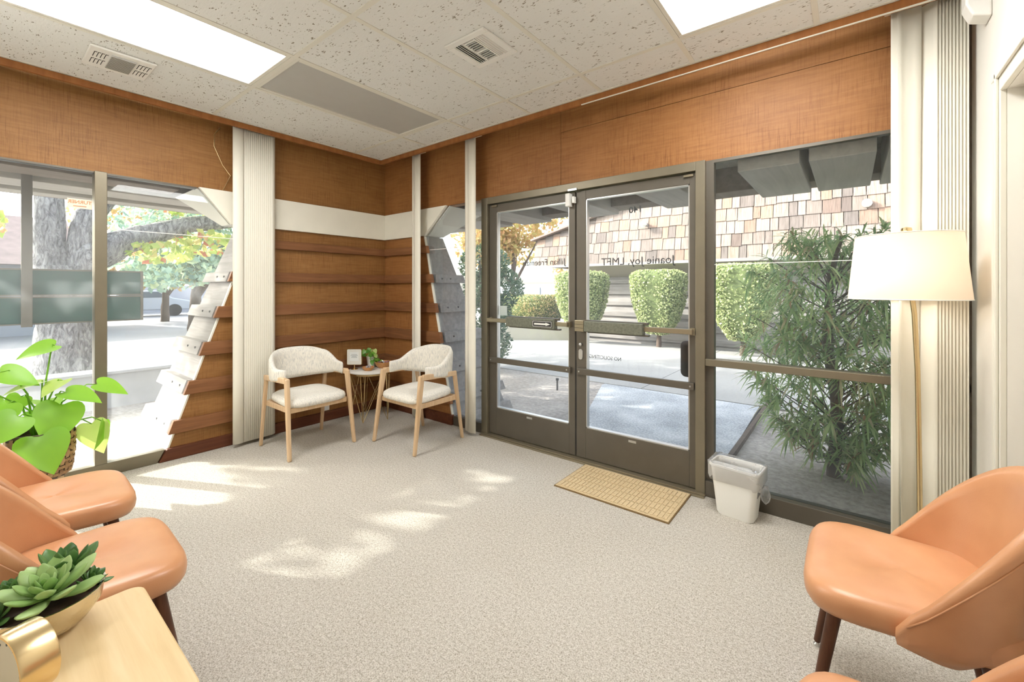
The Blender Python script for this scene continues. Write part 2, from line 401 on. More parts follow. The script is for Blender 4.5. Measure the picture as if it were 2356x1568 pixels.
# walls: plywood headers, pier faces
wl = rootstruct('wall_left', 'rough sawn brown plywood wall with the left window', 'wall')
b = MB(); b.box(-0.10, 0.0, YF, 0.0, HD, 2.85); b.build('header_panel', 'plywood_left', wl)
b = MB(); b.prism([(0, yl(0), 0), (0, yl(1.852), 1.852), (0, 0, 1.852), (0, 0, 0)], [(-0.03, yl(0), 0), (-0.03, yl(1.852), 1.852), (-0.03, 0, 1.852), (-0.03, 0, 0)])
b.build('pier_panel', 'plywood_left', wl)
wb = rootstruct('wall_back', 'rough sawn brown plywood wall with the glass doors', 'wall')
b = MB(); b.box(0.0, 2.31, 0.0, 0.10, HD, 2.85); b.box(2.313, XR, 0.0, 0.10, 2.55, 2.85); b.box(2.313, XR, 0.0, 0.10, HD, 2.547)
b.build('header_panel', 'plywood', wb)
b = MB(); b.box(2.2, XR, 0.006, 0.09, HD+0.01, 2.84); b.build('header_core', 'dark_gap', wb)
b = MB(); b.prism([(xr(0), 0, 0), (xr(1.852), 0, 1.852), (0, 0, 1.852), (0, 0, 0)], [(xr(0), 0.03, 0), (xr(1.852), 0.03, 1.852), (0, 0.03, 1.852), (0, 0.03, 0)])
b.build('pier_panel', 'plywood', wb)
BZ = [(1.672, 1.748), (1.372, 1.458), (1.072, 1.166), (0.775, 0.880), (0.482, 0.584), (0.197, 0.293)]
for k, (z0, z1) in enumerate(BZ):
    th = 0.038
    for nm, par, mt in (('batten', wl, 'batten_wood'),):
        b = MB(); e0, e1 = yl(z0)-0.05, yl(z1)-0.05
        b.prism([(0, e0, z0), (0, 0, z0), (0, 0, z1), (0, e1, z1)], [(th, e0, z0), (th, 0, z0), (th, 0, z1), (th, e1, z1)])
        b.build('batten', mt, par, bevel=0.003)
    b = MB(); e0, e1 = xr(z0)+0.05, xr(z1)+0.05
    b.prism([(th, 0, z0), (e0, 0, z0), (e1, 0, z1), (th, 0, z1)], [(th, -th, z0), (e0, -th, z0), (e1, -th, z1), (th, -th, z1)])
    b.build('batten', 'batten_wood_back', wb, bevel=0.003)
# white band boards
b = MB(); b.prism([(0.0, -1.54, 1.852), (0.0, 0, 1.852), (0.0, 0, HD), (0.0, -1.769, HD)], [(0.03, -1.54, 1.852), (0.03, 0, 1.852), (0.03, 0, HD), (0.03, -1.769, HD)])
b.prism([(0.03, 0, 1.852), (0.70, 0, 1.852), (1.02, 0, HD), (0.03, 0, HD)], [(0.03, -0.03, 1.852), (0.70, -0.03, 1.852), (1.02, -0.03, HD), (0.03, -0.03, HD)])
struct(b.build('trim_4', 'white_trim', bevel=0.003), 'cream band board around the room corner above the battens', 'trim')
b = MB(); b.prism([(0.0, yl(0.0)-0.04, 0), (0.0, 0, 0), (0.0, 0, 0.09), (0.0, yl(0.09)-0.02, 0.09)], [(0.04, yl(0.0)-0.04, 0), (0.04, 0, 0), (0.04, 0, 0.09), (0.04, yl(0.09)-0.02, 0.09)])
struct(b.build('baseboard_left', 'redwood_base', bevel=0.003), 'dark reddish wooden baseboard under the left pier', 'baseboard')
b = MB(); b.box(0.04, xr(0)+0.02, -0.04, 0.0, 0, 0.09)
struct(b.build('baseboard_back', 'redwood_base', bevel=0.003), 'dark reddish wooden baseboard right of the corner', 'baseboard')
# caulk strips along sloping glass edges
b = MB(); b.prism([(0.004, yl(0.09)-0.012, 0.09), (0.004, yl(0.09), 0.09), (0.004, yl(1.85), 1.85), (0.004, yl(1.85)-0.012, 1.85)], [(-0.02, yl(0.09)-0.012, 0.09), (-0.02, yl(0.09), 0.09), (-0.02, yl(1.85), 1.85), (-0.02, yl(1.85)-0.012, 1.85)])
b.prism([(xr(0.09)+0.012, -0.004, 0.09), (xr(0.09), -0.004, 0.09), (xr(1.85), -0.004, 1.85), (xr(1.85)+0.012, -0.004, 1.85)], [(xr(0.09)+0.012, 0.02, 0.09), (xr(0.09), 0.02, 0.09), (xr(1.85), 0.02, 1.85), (xr(1.85)+0.012, 0.02, 1.85)])
struct(b.build('trim_5', 'white_trim'), 'thin white stop strips where glass meets the sloping pier', 'trim')

# outside mass of the pier with its weathered battens, and the flared white soffit box above it
pier = rootstruct('wall_corner_outside', 'grey weathered battered corner pier outside the glass', 'wall')
def ring(z, g=0.0): return [(-0.031, yl(z)-g, z), (xo(z)-g, yl(z)-g, z), (xo(z)-g, yo(z)+g, z), (xr(z)+g, yo(z)+g, z), (xr(z)+g, 0.031, z), (-0.031, 0.031, z)]
b = MB(); b.prism(ring(-0.1), ring(1.852)); b.build('pier_body', 'weathered', pier)
for z0, z1 in BZ[1:]+[(-0.03, 0.07)]:
    b = MB(); b.prism(ring(z0, 0.05), ring(z1, 0.05)); b.build('batten', 'weathered', pier, bevel=0.003)
b = MB()
for z0, z1 in BZ[1:]:
    zc = (z0+z1)/2
    for q in (0.12, 0.30):
        x = xo(zc)*q*1.6;
        b.box(x-0.008, x+0.008, yl(zc)-0.054, yl(zc)-0.048, zc-0.008, zc+0.008)
        y = yo(zc)*q*1.7+0.03; b.box(xr(zc)+0.048, xr(zc)+0.054, y-0.008, y+0.008, zc-0.008, zc+0.008)
b.build('bolt_heads', 'dark_gap', pier)
b = MB()
b.prism([(-0.031, -1.54, 1.856), (-0.19, -1.54, 1.856), (-0.19, 0.235, 1.856), (0.70, 0.235, 1.856), (0.70, 0.031, 1.856), (-0.031, 0.031, 1.856)],
        [(-0.031, -1.769, HD), (-0.62, -1.769, HD), (-0.62, 0.55, HD), (1.02, 0.55, HD), (1.02, 0.031, HD), (-0.031, 0.031, HD)])
struct(b.build('trim_6', 'white_trim', bevel=0.003), 'flared white box soffit on top of the outside pier', 'trim')

# left window
w1 = rootstruct('window_1', 'large left window in two panes looking onto the street', 'window')
b = MB(); b.prism([(-0.06, YF, 0), (-0.06, yl(0)-0.045, 0), (-0.06, yl(0.09)-0.03, 0.09), (-0.06, YF, 0.09)], [(0.025, YF, 0), (0.025, yl(0)-0.045, 0), (0.025, yl(0.09)-0.03, 0.09), (0.025, YF, 0.09)])
b.build('window_frame', 'bronze', w1, bevel=0.003)
b = MB(); b.box(-0.07, 0.03, -2.372, -2.308, 0.09, HD); b.build('mullion', 'bronze', w1, bevel=0.003)
b = MB(); b.box(-0.06, 0.0, YF, -1.775, HD-0.012, HD); b.build('head_frame', 'bronze_dark', w1)
def pane_l(pts, name='glass_pane'):
    q = MB(); q.prism([(-0.012, y, z) for y, z in pts], [(-0.018, y, z) for y, z in pts]); return q.build(name, 'glass', w1)
pane_l([(YF, 0.09), (-2.372, 0.09), (-2.372, HD-0.012), (YF, HD-0.012)])
pane_l([(-2.308, 0.09), (yl(0.09)-0.006, 0.09), (yl(1.80), 1.80), (-1.54, 1.854), (-1.76, HD-0.012), (-2.308, HD-0.012)])
b = MB(); b.box(-0.011, -0.0095, -2.308, -1.42, 1.733, 1.738); b.build('film_seam', 'white_plastic', w1)
b = MB(); b.box(-0.011, -0.010, -2.50, -2.380, 1.858, 1.922); o = b.build('pane_sticker', 'sticker', w1)
text('sticker_lettering', 'TURNER', 0.032, 'sticker_ink', w1, (-0.0195, -2.44, 1.900), (R(90), 0, R(-90)), bold=0.0006, xs=0.95)
text('sticker_lettering', 'TURNER', 0.032, 'sticker_ink', w1, (-0.0088, -2.44, 1.900), (R(90), 0, R(-90)), bold=0.0006, xs=0.95)
b = MB(); b.box(-0.0098, -0.0085, -2.472, -2.408, 1.870, 1.876); b.build('sticker_small_print', 'sticker_ink', w1)

q = MB(); q.box(0.0, 0.006, -0.735, -0.662, 0.096, 0.190)
ot = q.build('power_outlet', 'white_plastic', bevel=0.003); tag(ot, 'white wall outlet plate low on the pier behind the left armchair', 'outlet')
q = MB(); q.box(0.006, 0.0075, -0.715, -0.682, 0.148, 0.176); q.box(0.006, 0.0075, -0.715, -0.682, 0.110, 0.138); q.build('socket', 'paper', ot)

# narrow window beside the doors
w3 = rootstruct('window_3', 'narrow window between the corner pier and the glass doors', 'window')
b = MB(); b.box(xr(0)+0.03, 1.49, -0.025, 0.06, 0, 0.09); b.build('window_frame', 'bronze_dark', w3, bevel=0.003)
b = MB(); pts = [(xr(0.09)+0.006, 0.09), (1.49, 0.09), (1.49, HD), (1.03, HD), (0.71, 1.854), (xr(1.8), 1.80)]
b.prism([(x, 0.012, z) for x, z in pts], [(x, 0.018, z) for x, z in pts]); b.build('glass_pane', 'glass', w3)
b = MB(); b.box(0.72, 1.49, 0.0095, 0.011, 1.705, 1.710); b.build('film_seam', 'white_plastic', w3)

# door set
df = MB(); df.box(1.492, 1.562, -0.035, 0.09, 0, HD); df.box(3.337, 3.395, -0.035, 0.09, 0, HD); df.box(1.562, 3.337, -0.035, 0.09, 2.066, HD)
struct(df.build('trim_7', 'bronze', bevel=0.003), 'bronze aluminium frame around the double glass doors', 'door frame')
b = MB(); b.box(1.50, 3.40, -0.075, 0.10, 0.0, 0.012); b.box(1.50, 3.40, -0.055, 0.08, 0.012, 0.018)
struct(b.build('trim_8', 'bronze_bar', bevel=0.002), 'metal threshold under the double doors', 'threshold')
def door(name, label, x0, x1, gx0, gx1):
    d = rootstruct(name, label, 'door')
    y0, y1 = -0.005, 0.042
    q = MB(); q.box(x0, gx0, y0, y1, 0.022, 2.06); q.box(gx1, x1, y0, y1, 0.022, 2.06); q.box(gx0, gx1, y0, y1, 1.993, 2.06); q.box(gx0, gx1, y0, y1, 0.022, 0.253)
    q.build('door_frame', 'bronze_dark', d, bevel=0.002)
    q = MB()
    for a, c in ((gx0, gx0+0.008), (gx1-0.008, gx1)): q.box(a, c, y0+0.004, y1-0.004, 0.253, 1.993)
    q.box(gx0, gx1, y0+0.004, y1-0.004, 0.253, 0.261); q.box(gx0, gx1, y0+0.004, y1-0.004, 1.985, 1.993)
    q.build('glazing_bead', 'silver', d)
    q = MB(); q.box(gx0, gx1, 0.015, 0.021, 0.253, 1.993); q.build('glass_pane', 'glass', d)
    q = MB(); q.box(x0+0.015, x1-0.03 if name == 'door_1' else x1-0.008, -0.028, y0, 0.658, 0.704); q.build('middle_rail', 'bronze_dark', d, bevel=0.003)
    for xx in (x0+0.035, x1-0.06 if name == 'door_1' else x1-0.03):
        q = MB(); q.M = Matrix.Translation((xx, -0.031, 0.681)) @ Matrix.Rotation(R(90), 4, 'X'); q.lathe([(0.006, -0.002), (0.006, 0.002)], n=10); q.build('screw', 'silver', d)
    xm = (gx0+gx1)/2-0.01
    q = MB(); q.box(xm-0.028, xm+0.028, -0.0065, y0, 0.222, 0.238); q.build('maker_label', 'silver', d)
    return d
d1 = door('door_1', 'left leaf of the bronze framed glass doors', 1.565, 2.443, 1.646, 2.389)
d2 = door('door_2', 'right leaf of the bronze framed glass doors', 2.455, 3.334, 2.536, 3.293)
def push_bar(d, x0, x1, bx0, bx1, endcap):
    q = MB(); q.box(x0, x1, -0.062, -0.03, 1.018, 1.052); q.build('push_rail', 'bronze_bar', d, bevel=0.004)
    q = MB(); q.box(bx0, bx1, -0.085, -0.030, 0.992, 1.072); q.build('push_pad', 'grey_stone_plate', d, bevel=0.005)
    q = MB(); q.box(bx0-0.0, bx1+0.02, -0.06, -0.02, 1.060, 1.078); q.box(bx0+.02, bx1+0.03, -0.06, -0.02, 0.984, 0.996); q.build('push_housing', 'bronze_dark', d)
    q = MB()
    for x in (x0+0.01, x1-0.02): q.box(x, x+0.03, -0.035, -0.004, 1.012, 1.058)
    q.build('bar_bracket', 'bronze_bar', d)
    if endcap:
        q = MB(); q.box(bx0-0.075, bx0, -0.088, -0.010, 0.992, 1.076)
        q.build('end_cap', 'bronze_bar', d, bevel=0.003)
        q = MB()
        for z in (1.018, 1.045): q.box(bx0-0.074, bx0-0.002, -0.0895, -0.088, z, z+0.002)
        q.build('end_cap_groove', 'dark_gap', d)
push_bar(d1, 1.575, 2.405, 1.815, 2.30, False)
push_bar(d2, 2.475, 3.325, 2.56, 3.01, True)
# arrow plate on the left bar
q = MB(); q.box(2.095, 2.285, -0.088, -0.0855, 1.004, 1.056); q.build('arrow_plate', 'black', d1)
q = MB(); e = 0.003
q.box(2.100, 2.280, -0.0890, -0.088, 1.008, 1.008+e); q.box(2.100, 2.280, -0.0890, -0.088, 1.052-e, 1.052); q.box(2.100, 2.100+e, -0.0890, -0.088, 1.008, 1.052); q.box(2.280-e, 2.280, -0.0890, -0.088, 1.008, 1.052)
q.box(2.115, 2.225, -0.0890, -0.088, 1.023, 1.037)
q.prism([(2.225, -0.088, 1.017), (2.268, -0.088, 1.030), (2.225, -0.088, 1.043)], [(2.225, -0.089, 1.017), (2.268, -0.089, 1.030), (2.225, -0.089, 1.043)])
q.build('arrow_mark', 'white_plastic', d1)
# outside pull handle on the right leaf, lock, closer plates
q = MB()
def rr(x0, x1, z0, z1, r, y, n=6):
    out = []
    for cx, cz, a0 in ((x1-r, z1-r, 0), (x0+r, z1-r, 90), (x0+r, z0+r, 180), (x1-r, z0+r, 270)):
        for i in range(n+1):
            a = R(a0+90*i/n); out.append((cx+r*math.cos(a), y, cz+r*math.sin(a)))
    return out
q.prism(rr(3.222, 3.330, 0.725, 0.965, 0.035, 0.045), rr(3.222, 3.330, 0.725, 0.965, 0.035, 0.075)); q.build('pull_plate', 'black', d2, smooth=True)
q = MB(); q.prism(rr(2.478, 2.512, 0.770, 0.850, 0.017, -0.005), rr(2.478, 2.512, 0.770, 0.850, 0.017, -0.013)); q.build('lock_indicator', 'silver', d2, smooth=True)
q = MB(); q.M = Matrix.Translation((2.495, -0.010, 0.885)) @ Matrix.Rotation(R(90), 4, 'X'); q.lathe([(0.013, -0.012), (0.013, 0.010), (0.008, 0.014)], n=16); q.build('lock_cylinder', 'silver', d2, smooth=True)
for x, d in ((1.60, d1), (3.26, d2)):
    q = MB(); q.box(x, x+0.06, -0.02, -0.006, 2.038, 2.052); q.build('pivot_cover', 'bronze_bar', d)
# mirrored lettering seen from behind
out_rot = (R(90), 0, R(180))
def glass_text(d, body, x, z, size, mat='vinyl_letter', xs=1.0, bold=0.0):
    text('lettering', body, size, mat, d, (x, 0.0235, z), out_rot, bold=bold, xs=xs)
glass_text(d2, '140', 2.918, 1.872, 0.062, 'ink', 1.1, 0.001)
glass_text(d2, 'Joanie Joy, LMFT', 2.92, 1.508, 0.078, xs=1.02)
glass_text(d1, 'Jillian Freeman', 2.13, 1.527, 0.072, xs=1.0)
glass_text(d2, 'NO SOLICITING', 2.68, 0.797, 0.038, 'ink', 0.95)
q = MB(); q.box(1.66, 1.745, 0.0225, 0.024, 1.075, 1.16); q.build('notice_paper', 'paper', d1)

# right window
w2 = rootstruct('window_2', 'large right window with a low transom bar beside the doors', 'window')
b = MB(); b.box(3.395, XR, -0.03, 0.06, 0, 0.099); b.build('window_frame', 'bronze_dark', w2, bevel=0.003)
b = MB(); b.box(3.395, XR, -0.03, 0.05, 0.825, 0.868); b.build('transom_bar', 'bronze', w2, bevel=0.003)
b = MB(); b.box(3.395, 3.44, 0.0, 0.05, 0.099, HD); b.box(3.44, XR, 0.0, 0.04, HD-0.018, HD); b.build('side_frame', 'bronze_dark', w2)
b = MB(); b.box(3.435, XR-0.01, 0.015, 0.021, 0.099, 0.825); b.build('glass_pane', 'glass', w2)
b = MB(); b.box(3.435, XR-0.01, 0.015, 0.021, 0.868, HD-0.018); b.build('glass_pane', 'glass', w2)
b = MB(); b.box(3.44, XR-0.02, 0.0125, 0.014, 1.462, 1.466); b.build('film_seam', 'white_plastic', w2)

# white right wall with a cased doorway, and the wall behind the camera
wr = rootstruct('wall_right', 'white painted right wall', 'wall')
b = MB()
b.box(XR, XR+0.1, -0.60, 0.0, 0, 2.8); b.box(XR, XR+0.1, -1.42, -0.60, 2.03, 2.8); b.box(XR, XR+0.1, YF, -1.42, 0, 2.8); b.build('wall_surface', 'white_wall', wr)
b = MB(); b.box(4.535, XR, -0.03, 0.0, 0, 2.62); b.build('wall_stop', 'eave_dark', wr)
d3 = rootstruct('door_3', 'white panelled door with moulded casing in the right wall', 'door')
b = MB()
for y0, y1 in ((-0.60, -0.52), (-1.50, -1.42)):
    b.box(XR-0.018, XR, y0, y1, 0, 2.11); b.box(XR-0.028, XR-0.018, y0+0.012, y0+0.028, 0, 2.10); b.box(XR-0.026, XR-0.018, y1-0.03, y1-0.008, 0, 2.10)
b.box(XR-0.018, XR, -1.42, -0.60, 2.03, 2.11); b.box(XR-0.028, XR-0.018, -1.49, -0.53, 2.08, 2.10)
b.build('door_casing', 'casing_paint', d3, bevel=0.003)
b = MB(); b.box(XR+0.04, XR+0.08, -1.42, -0.60, 0.005, 2.03)
for z0, z1 in ((0.2, 0.9), (1.05, 1.85)):
    for y0, y1 in ((-1.32, -1.05), (-0.97, -0.70)): b.box(XR+0.030, XR+0.04, y0, y1, z0, z1)
b.build('door_leaf', 'casing_paint', d3, bevel=0.004)
b = MB(); b.box(XR-0.012, XR, -0.52, -0.0, 0, 0.085); b.box(XR-0.012, XR, YF, -1.50, 0, 0.085)
struct(b.build('baseboard_right', 'casing_paint', bevel=0.003), 'white baseboard along the right wall', 'baseboard')
b = MB(); b.box(-0.1, XR+0.1, YF-0.1, YF, 0, 2.8)
struct(b.build('wall_front', 'white_wall'), 'white wall behind the leather chairs', 'wall')

# unseen roof slab added to keep sky light out, plus the outer eave fascia
b = MB(); b.box(-1.25, XR+0.6, YF-0.3, 1.25, 2.86, 2.98); b.box(-1.25, -1.20, YF-3, 1.25, 2.09, 2.9); b.box(-1.25, XR+2.5, 1.20, 1.25, 2.30, 2.9)
b.box(XR, XR+2.5, -1.0, 1.25, 2.86, 2.98); b.box(-1.25, 0, YF-3, YF, 2.86, 2.98)
struct(b.build('roof', 'eave_dark'), 'unseen roof deck added to keep sky light out, with outer fascia', 'roof')
es = rootstruct('eave_street_side', 'dark timber eave outside the left window', 'eave')
b = MB(); b.box(-1.2, -0.10, YF-3, -1.9, 2.28, 2.31); b.build('soffit', 'eave_dark', es)
b = MB(); b.box(-1.2, -0.66, -1.9, 0.5, 2.28, 2.31); b.build('soffit', 'eave_dark', es)
for x0, x1, z0, mt in ((-0.22, -0.10, 2.15, 'eave_dark'), (-0.62, -0.34, 2.145, 'eave_dark'), (-0.98, -0.66, 2.11, 'eave_wood'), (-1.20, -1.02, 2.085, 'eave_wood')):
    b = MB(); b.box(x0, x1, YF-3, -1.80 if x0 > -0.65 else 0.4, z0, 2.28); b.build('beam', mt, es, bevel=0.005)
ed = rootstruct('eave_door_side', 'grey timber eave with wide planks outside the doors', 'eave')
b = MB(); b.box(1.05, XR+2.4, 0.10, 1.2, 2.30, 2.33); b.box(-1.2, 1.05, 0.56, 1.2, 2.30, 2.33); b.build('soffit', 'eave_wood', ed)
for x0, x1 in ((-0.55, 0.3), (0.45, 0.95), (1.12, 1.50), (1.95, 2.30), (2.78, 3.12), (3.55, 3.88), (3.925, 4.23), (4.28, 4.62), (4.75, 5.1), (5.4, 6.0)):
    b = MB(); b.box(x0, x1, 0.13 if x0 > 1.05 else 0.58, 1.12, 2.055, 2.30); b.build('plank', 'eave_wood', ed, bevel=0.006)
b = MB(); b.box(-1.2, XR+2.4, 0.93, 1.19, 2.10, 2.30); b.build('outer_beam', 'eave_dark', ed, bevel=0.006)
# neighbouring wing outside the right window
b = MB()
for k in range(8):
    z = -0.05+k*0.29; xx = 4.85+0.05*k
    b.box(4.80+0.10*k/2, 5.2+0.1*k, 0.10, 2.2, z, z+0.29); b.box(4.76+0.10*k/2, 5.0, 0.09, 2.25, z+0.18, z+0.28)
struct(b.build('wall_outside_right', 'weathered_y', bevel=0.004), 'grey weathered board wing wall outside the right window', 'wall')

# ------------------------------------------------------------------ ceiling fittings
def troffer(label, x0, x1, y0, y1, lit):
    t = thing('ceiling_light', label, 'ceiling light', ((x0+x1)/2, (y0+y1)/2, ZC))
    w, d = (x1-x0)/2-0.014, (y1-y0)/2-0.014
    q = MB()
    for a, c, e, f in ((-w, w, -d, -d+0.022), (-w, w, d-0.022, d), (-w, -w+0.022, -d+0.022, d-0.022), (w-0.022, w, -d+0.022, d-0.022)): q.box(a, c, e, f, -0.003, 0.03)
    q.build('frame', 'grid_paint', t, bevel=0.002)
    q = MB(); q.box(-w+0.022, w-0.022, -d+0.022, d-0.022, 0.006, 0.014); q.build('diffuser', 'diffuser_lit' if lit else 'panel_grey', t)
    return t
troffer('lit fluorescent ceiling panel nearest the left window', GX[0], GX[1], GY[2], GY[1], True)
troffer('lit fluorescent ceiling panel above the right window', GX[4], GX[5], GY[1], GY[0], True)
troffer('unlit grey ceiling light panel near the corner', GX[0], GX[1], GY[1], GY[0], False)
v1 = thing('ceiling_vent', 'square white louvred air diffuser in the ceiling before the doors', 'air vent', (2.465, -1.105, ZC))
q = MB(); o_ = 0.148; i_ = 0.108
for a, c, e, f in ((-o_, o_, -o_, -i_), (-o_, o_, i_, o_), (-o_, -i_, -i_, i_), (i_, o_, -i_, i_)): q.box(a, c, e, f, -0.012, 0.0)
q.build('frame', 'white_plastic', v1, bevel=0.004)
q = MB(); q.box(-i_, i_, -i_, i_, -0.001, 0.0); q.build('backing', 'dark_gap', v1)
q = MB()
for k in range(4):
    x = 0.050+0.015*k; q.hexa([(x, -i_, -0.012), (x+0.004, -i_, -0.012), (x+0.004, i_, -0.012), (x, i_, -0.012), (x+0.006, -i_, -0.002), (x+0.010, -i_, -0.002), (x+0.010, i_, -0.002), (x+0.006, i_, -0.002)])
    x = -0.050-0.015*k; q.hexa([(x-0.004, -i_, -0.012), (x, -i_, -0.012), (x, i_, -0.012), (x-0.004, i_, -0.012), (x-0.012, -i_, -0.002), (x-0.008, -i_, -0.002), (x-0.008, i_, -0.002), (x-0.012, i_, -0.002)])
q.box(0.038, 0.046, -i_, i_, -0.013, -0.002); q.box(-0.046, -0.038, -i_, i_, -0.013, -0.002)
for k in range(12):
    y = -0.100+0.0175*k
    if k in (0, 6): q.box(-0.038, 0.038, y, y+0.012, -0.010, -0.002)
    else: q.hexa([(-0.038, y, -0.012), (0.038, y, -0.012), (0.038, y+0.004, -0.012), (-0.038, y+0.004, -0.012), (-0.038, y+0.004, -0.002), (0.038, y+0.004, -0.002), (0.038, y+0.008, -0.002), (-0.038, y+0.008, -0.002)])
q.build('louvre', 'white_plastic', v1)
v2 = thing('exhaust_fan', 'white ceiling exhaust fan with ribbed lens beside the left fluorescent panel', 'exhaust fan', (0.645, -2.345, ZC))
q = MB(); q.box(-0.155, 0.155, -0.148, 0.148, -0.014, 0.0); q.build('cover', 'white_plastic', v2, bevel=0.006)
q = MB(); q.box(-0.105, 0.105, -0.052, 0.060, -0.020, -0.014); q.build('light_lens', 'panel_grey', v2, bevel=0.003)
q = MB()
for k in range(14): q.box(-0.100+0.0145*k, -0.097+0.0145*k, -0.050, 0.058, -0.0212, -0.020)
q.build('lens_ribs', 'grey_stone_plate', v2)
for sgn in (-1, 1):
    q = MB()
    for c in (-0.052, 0.052):
        for k in range(4):
            y = sgn*(0.074+0.016*k); q.box(c-0.040, c+0.036, y, y+0.003, -0.0150, -0.0138); q.box(c+0.030, c+0.036, y, y+0.012, -0.0150, -0.0138)
    q.build('grille_slots', 'dark_gap', v2)

# door contact sensor, motion detector, wire
t = thing('door_sensor', 'small white contact sensor at the top where the two doors meet', 'sensor', (2.43, -0.036, 1.99))
q = MB(); q.box(-0.045, -0.008, -0.022, 0.028, -0.045, 0.055); q.build('sensor_body', 'white_plastic', t, bevel=0.004)
q = MB(); q.box(0.006, 0.024, -0.008, 0.028, -0.02, 0.030); q.build('magnet', 'white_plastic', t, bevel=0.003)
q = MB(); q.box(-0.03, 0.05, -0.010, 0.0, 0.072, 0.090); q.build('strike_plate', 'silver', t, bevel=0.002)
q = MB(); q.prism([(XR, -0.40, 2.40), (XR-0.055, -0.40, 2.42), (XR-0.075, -0.40, 2.47), (XR-0.075, -0.40, 2.56), (XR, -0.40, 2.58)], [(XR, -0.31, 2.40), (XR-0.055, -0.31, 2.42), (XR-0.075, -0.31, 2.47), (XR-0.075, -0.31, 2.56), (XR, -0.31, 2.58)])
tag(q.build('motion_detector', 'white_plastic', bevel=0.008, seg=3), 'white motion detector high on the right wall', 'motion detector')
q = MB(); q.tube([(0.02, -1.62, 2.64), (0.015, -1.66, 2.58), (0.012, -1.66, 2.48), (0.012, -1.60, 2.34), (0.02, -1.545, 2.26), (0.025, -1.57, 2.20), (0.02, -1.60, 2.13)], 0.003, 6)
tag(q.build('thin_wire', 'brass', smooth=True), 'thin pale wire hanging beside the left blind stack', 'wire')

# ------------------------------------------------------------------ vertical blinds
def vane(q, x, y, along, w=0.089, z0=0.03, z1=2.66, ang=0.0, bulge=-0.012, tw=0.0):
    """one curved strip centred on x,y; 'along' is its direction in plan"""
    n = 5; vs = []; nz = 6
    for k in range(nz):
        z = z0+(z1-z0)*k/(nz-1); a = ang+tw*(1-k/(nz-1))
        dx, dy = along; ux, uy = dx*math.cos(a)-dy*math.sin(a), dx*math.sin(a)+dy*math.cos(a)
        for i in range(n):
            s_ = (i/(n-1)-0.5); c = bulge*(1-4*s_*s_)
            vs.append((x+ux*w*s_-uy*c, y+uy*w*s_+ux*c, z))
    q.add(vs, [(k*n+i, k*n+i+1, (k+1)*n+i+1, (k+1)*n+i) for k in range(nz-1) for i in range(n-1)])
def blind(label, vanes, rail):
    t = thing('vertical_blind', label, 'vertical blind', (vanes[0][0], vanes[0][1], 0))
    ox, oy = vanes[0][0], vanes[0][1]
    q = MB(); q.box(rail[0]-ox, rail[1]-ox, rail[2]-oy, rail[3]-oy, 2.664, ZC-0.006); q.build('headrail', 'blind_vinyl', t)
    for a in vanes:
        q = MB(); vane(q, a[0]-ox, a[1]-oy, a[2], a[3], a[4], 2.655, a[5], a[6] if len(a) > 6 else -0.014, a[7] if len(a) > 7 else 0)
        q.build('vane', 'blind_vinyl', t, smooth=2, solid=0.0012)
    return t
vs_ = [(0.135, -1.522, (0, 1), 0.092, 0.03, 0.06)]
for k in range(16): vs_.append((0.108-0.0005*k, -1.488+0.0165*k, (0.0, 1.0), 0.080, 0.03, 0.85))
blind('wide stack of cream vertical blind vanes between the left window and the corner chair', vs_, (0.08, 0.14, YF+0.05, -1.2))
vs_ = [(0.712, -0.13, (1, 0), 0.105, 0.03, 0.0)]
for k in range(4): vs_.append((0.682-0.017*k, -0.118+0.003*k, (1, 0), 0.080, 0.03, -0.55))
blind('slim stack of vertical blind vanes nearest the room corner on the door wall', vs_, (0.60, 0.80, -0.15, -0.09))
vs_ = [(1.462, -0.13, (1, 0), 0.10, 0.03, 0.0)]
for k in range(4): vs_.append((1.432-0.017*k, -0.118+0.003*k, (1, 0), 0.080, 0.03, -0.55))
blind('slim stack of vertical blind vanes just left of the glass doors', vs_, (1.35, 1.55, -0.15, -0.09))
vs_ = [(4.288, -0.135, (1, 0), 0.034, 0.03, 0.0, 0.001), (4.338, -0.13, (0.94, 0.34), 0.095, 0.03, 0.0, 0.014, 0.5)]
for k in range(10): vs_.append((4.398+0.0112*k, -0.115, (0.80, -0.60), 0.088, 0.03, 0.0, 0.008))
blind('wide stack of cream vertical blind vanes behind the floor lamp', vs_, (4.25, 4.53, -0.15, -0.09))
q = MB(); q.tube([(4.525, -0.05, 2.64), (4.527, -0.05, 1.0)], 0.003, 6); q.tube([(4.508, -0.05, 2.64), (4.509, -0.05, 1.10)], 0.0025, 6)
q.lathe([(0.001, 1.10), (0.009, 1.11), (0.009, 1.14), (0.003, 1.155)], (4.509, -0.05, 0), 10); q.lathe([(0.001, 0.96), (0.009, 0.97), (0.009, 1.0), (0.003, 1.015)], (4.527, -0.05, 0), 10)
tag(q.build('blind_cord', 'white_plastic', smooth=True), 'beaded blind cord with small weights in the right window corner', 'blind cord')

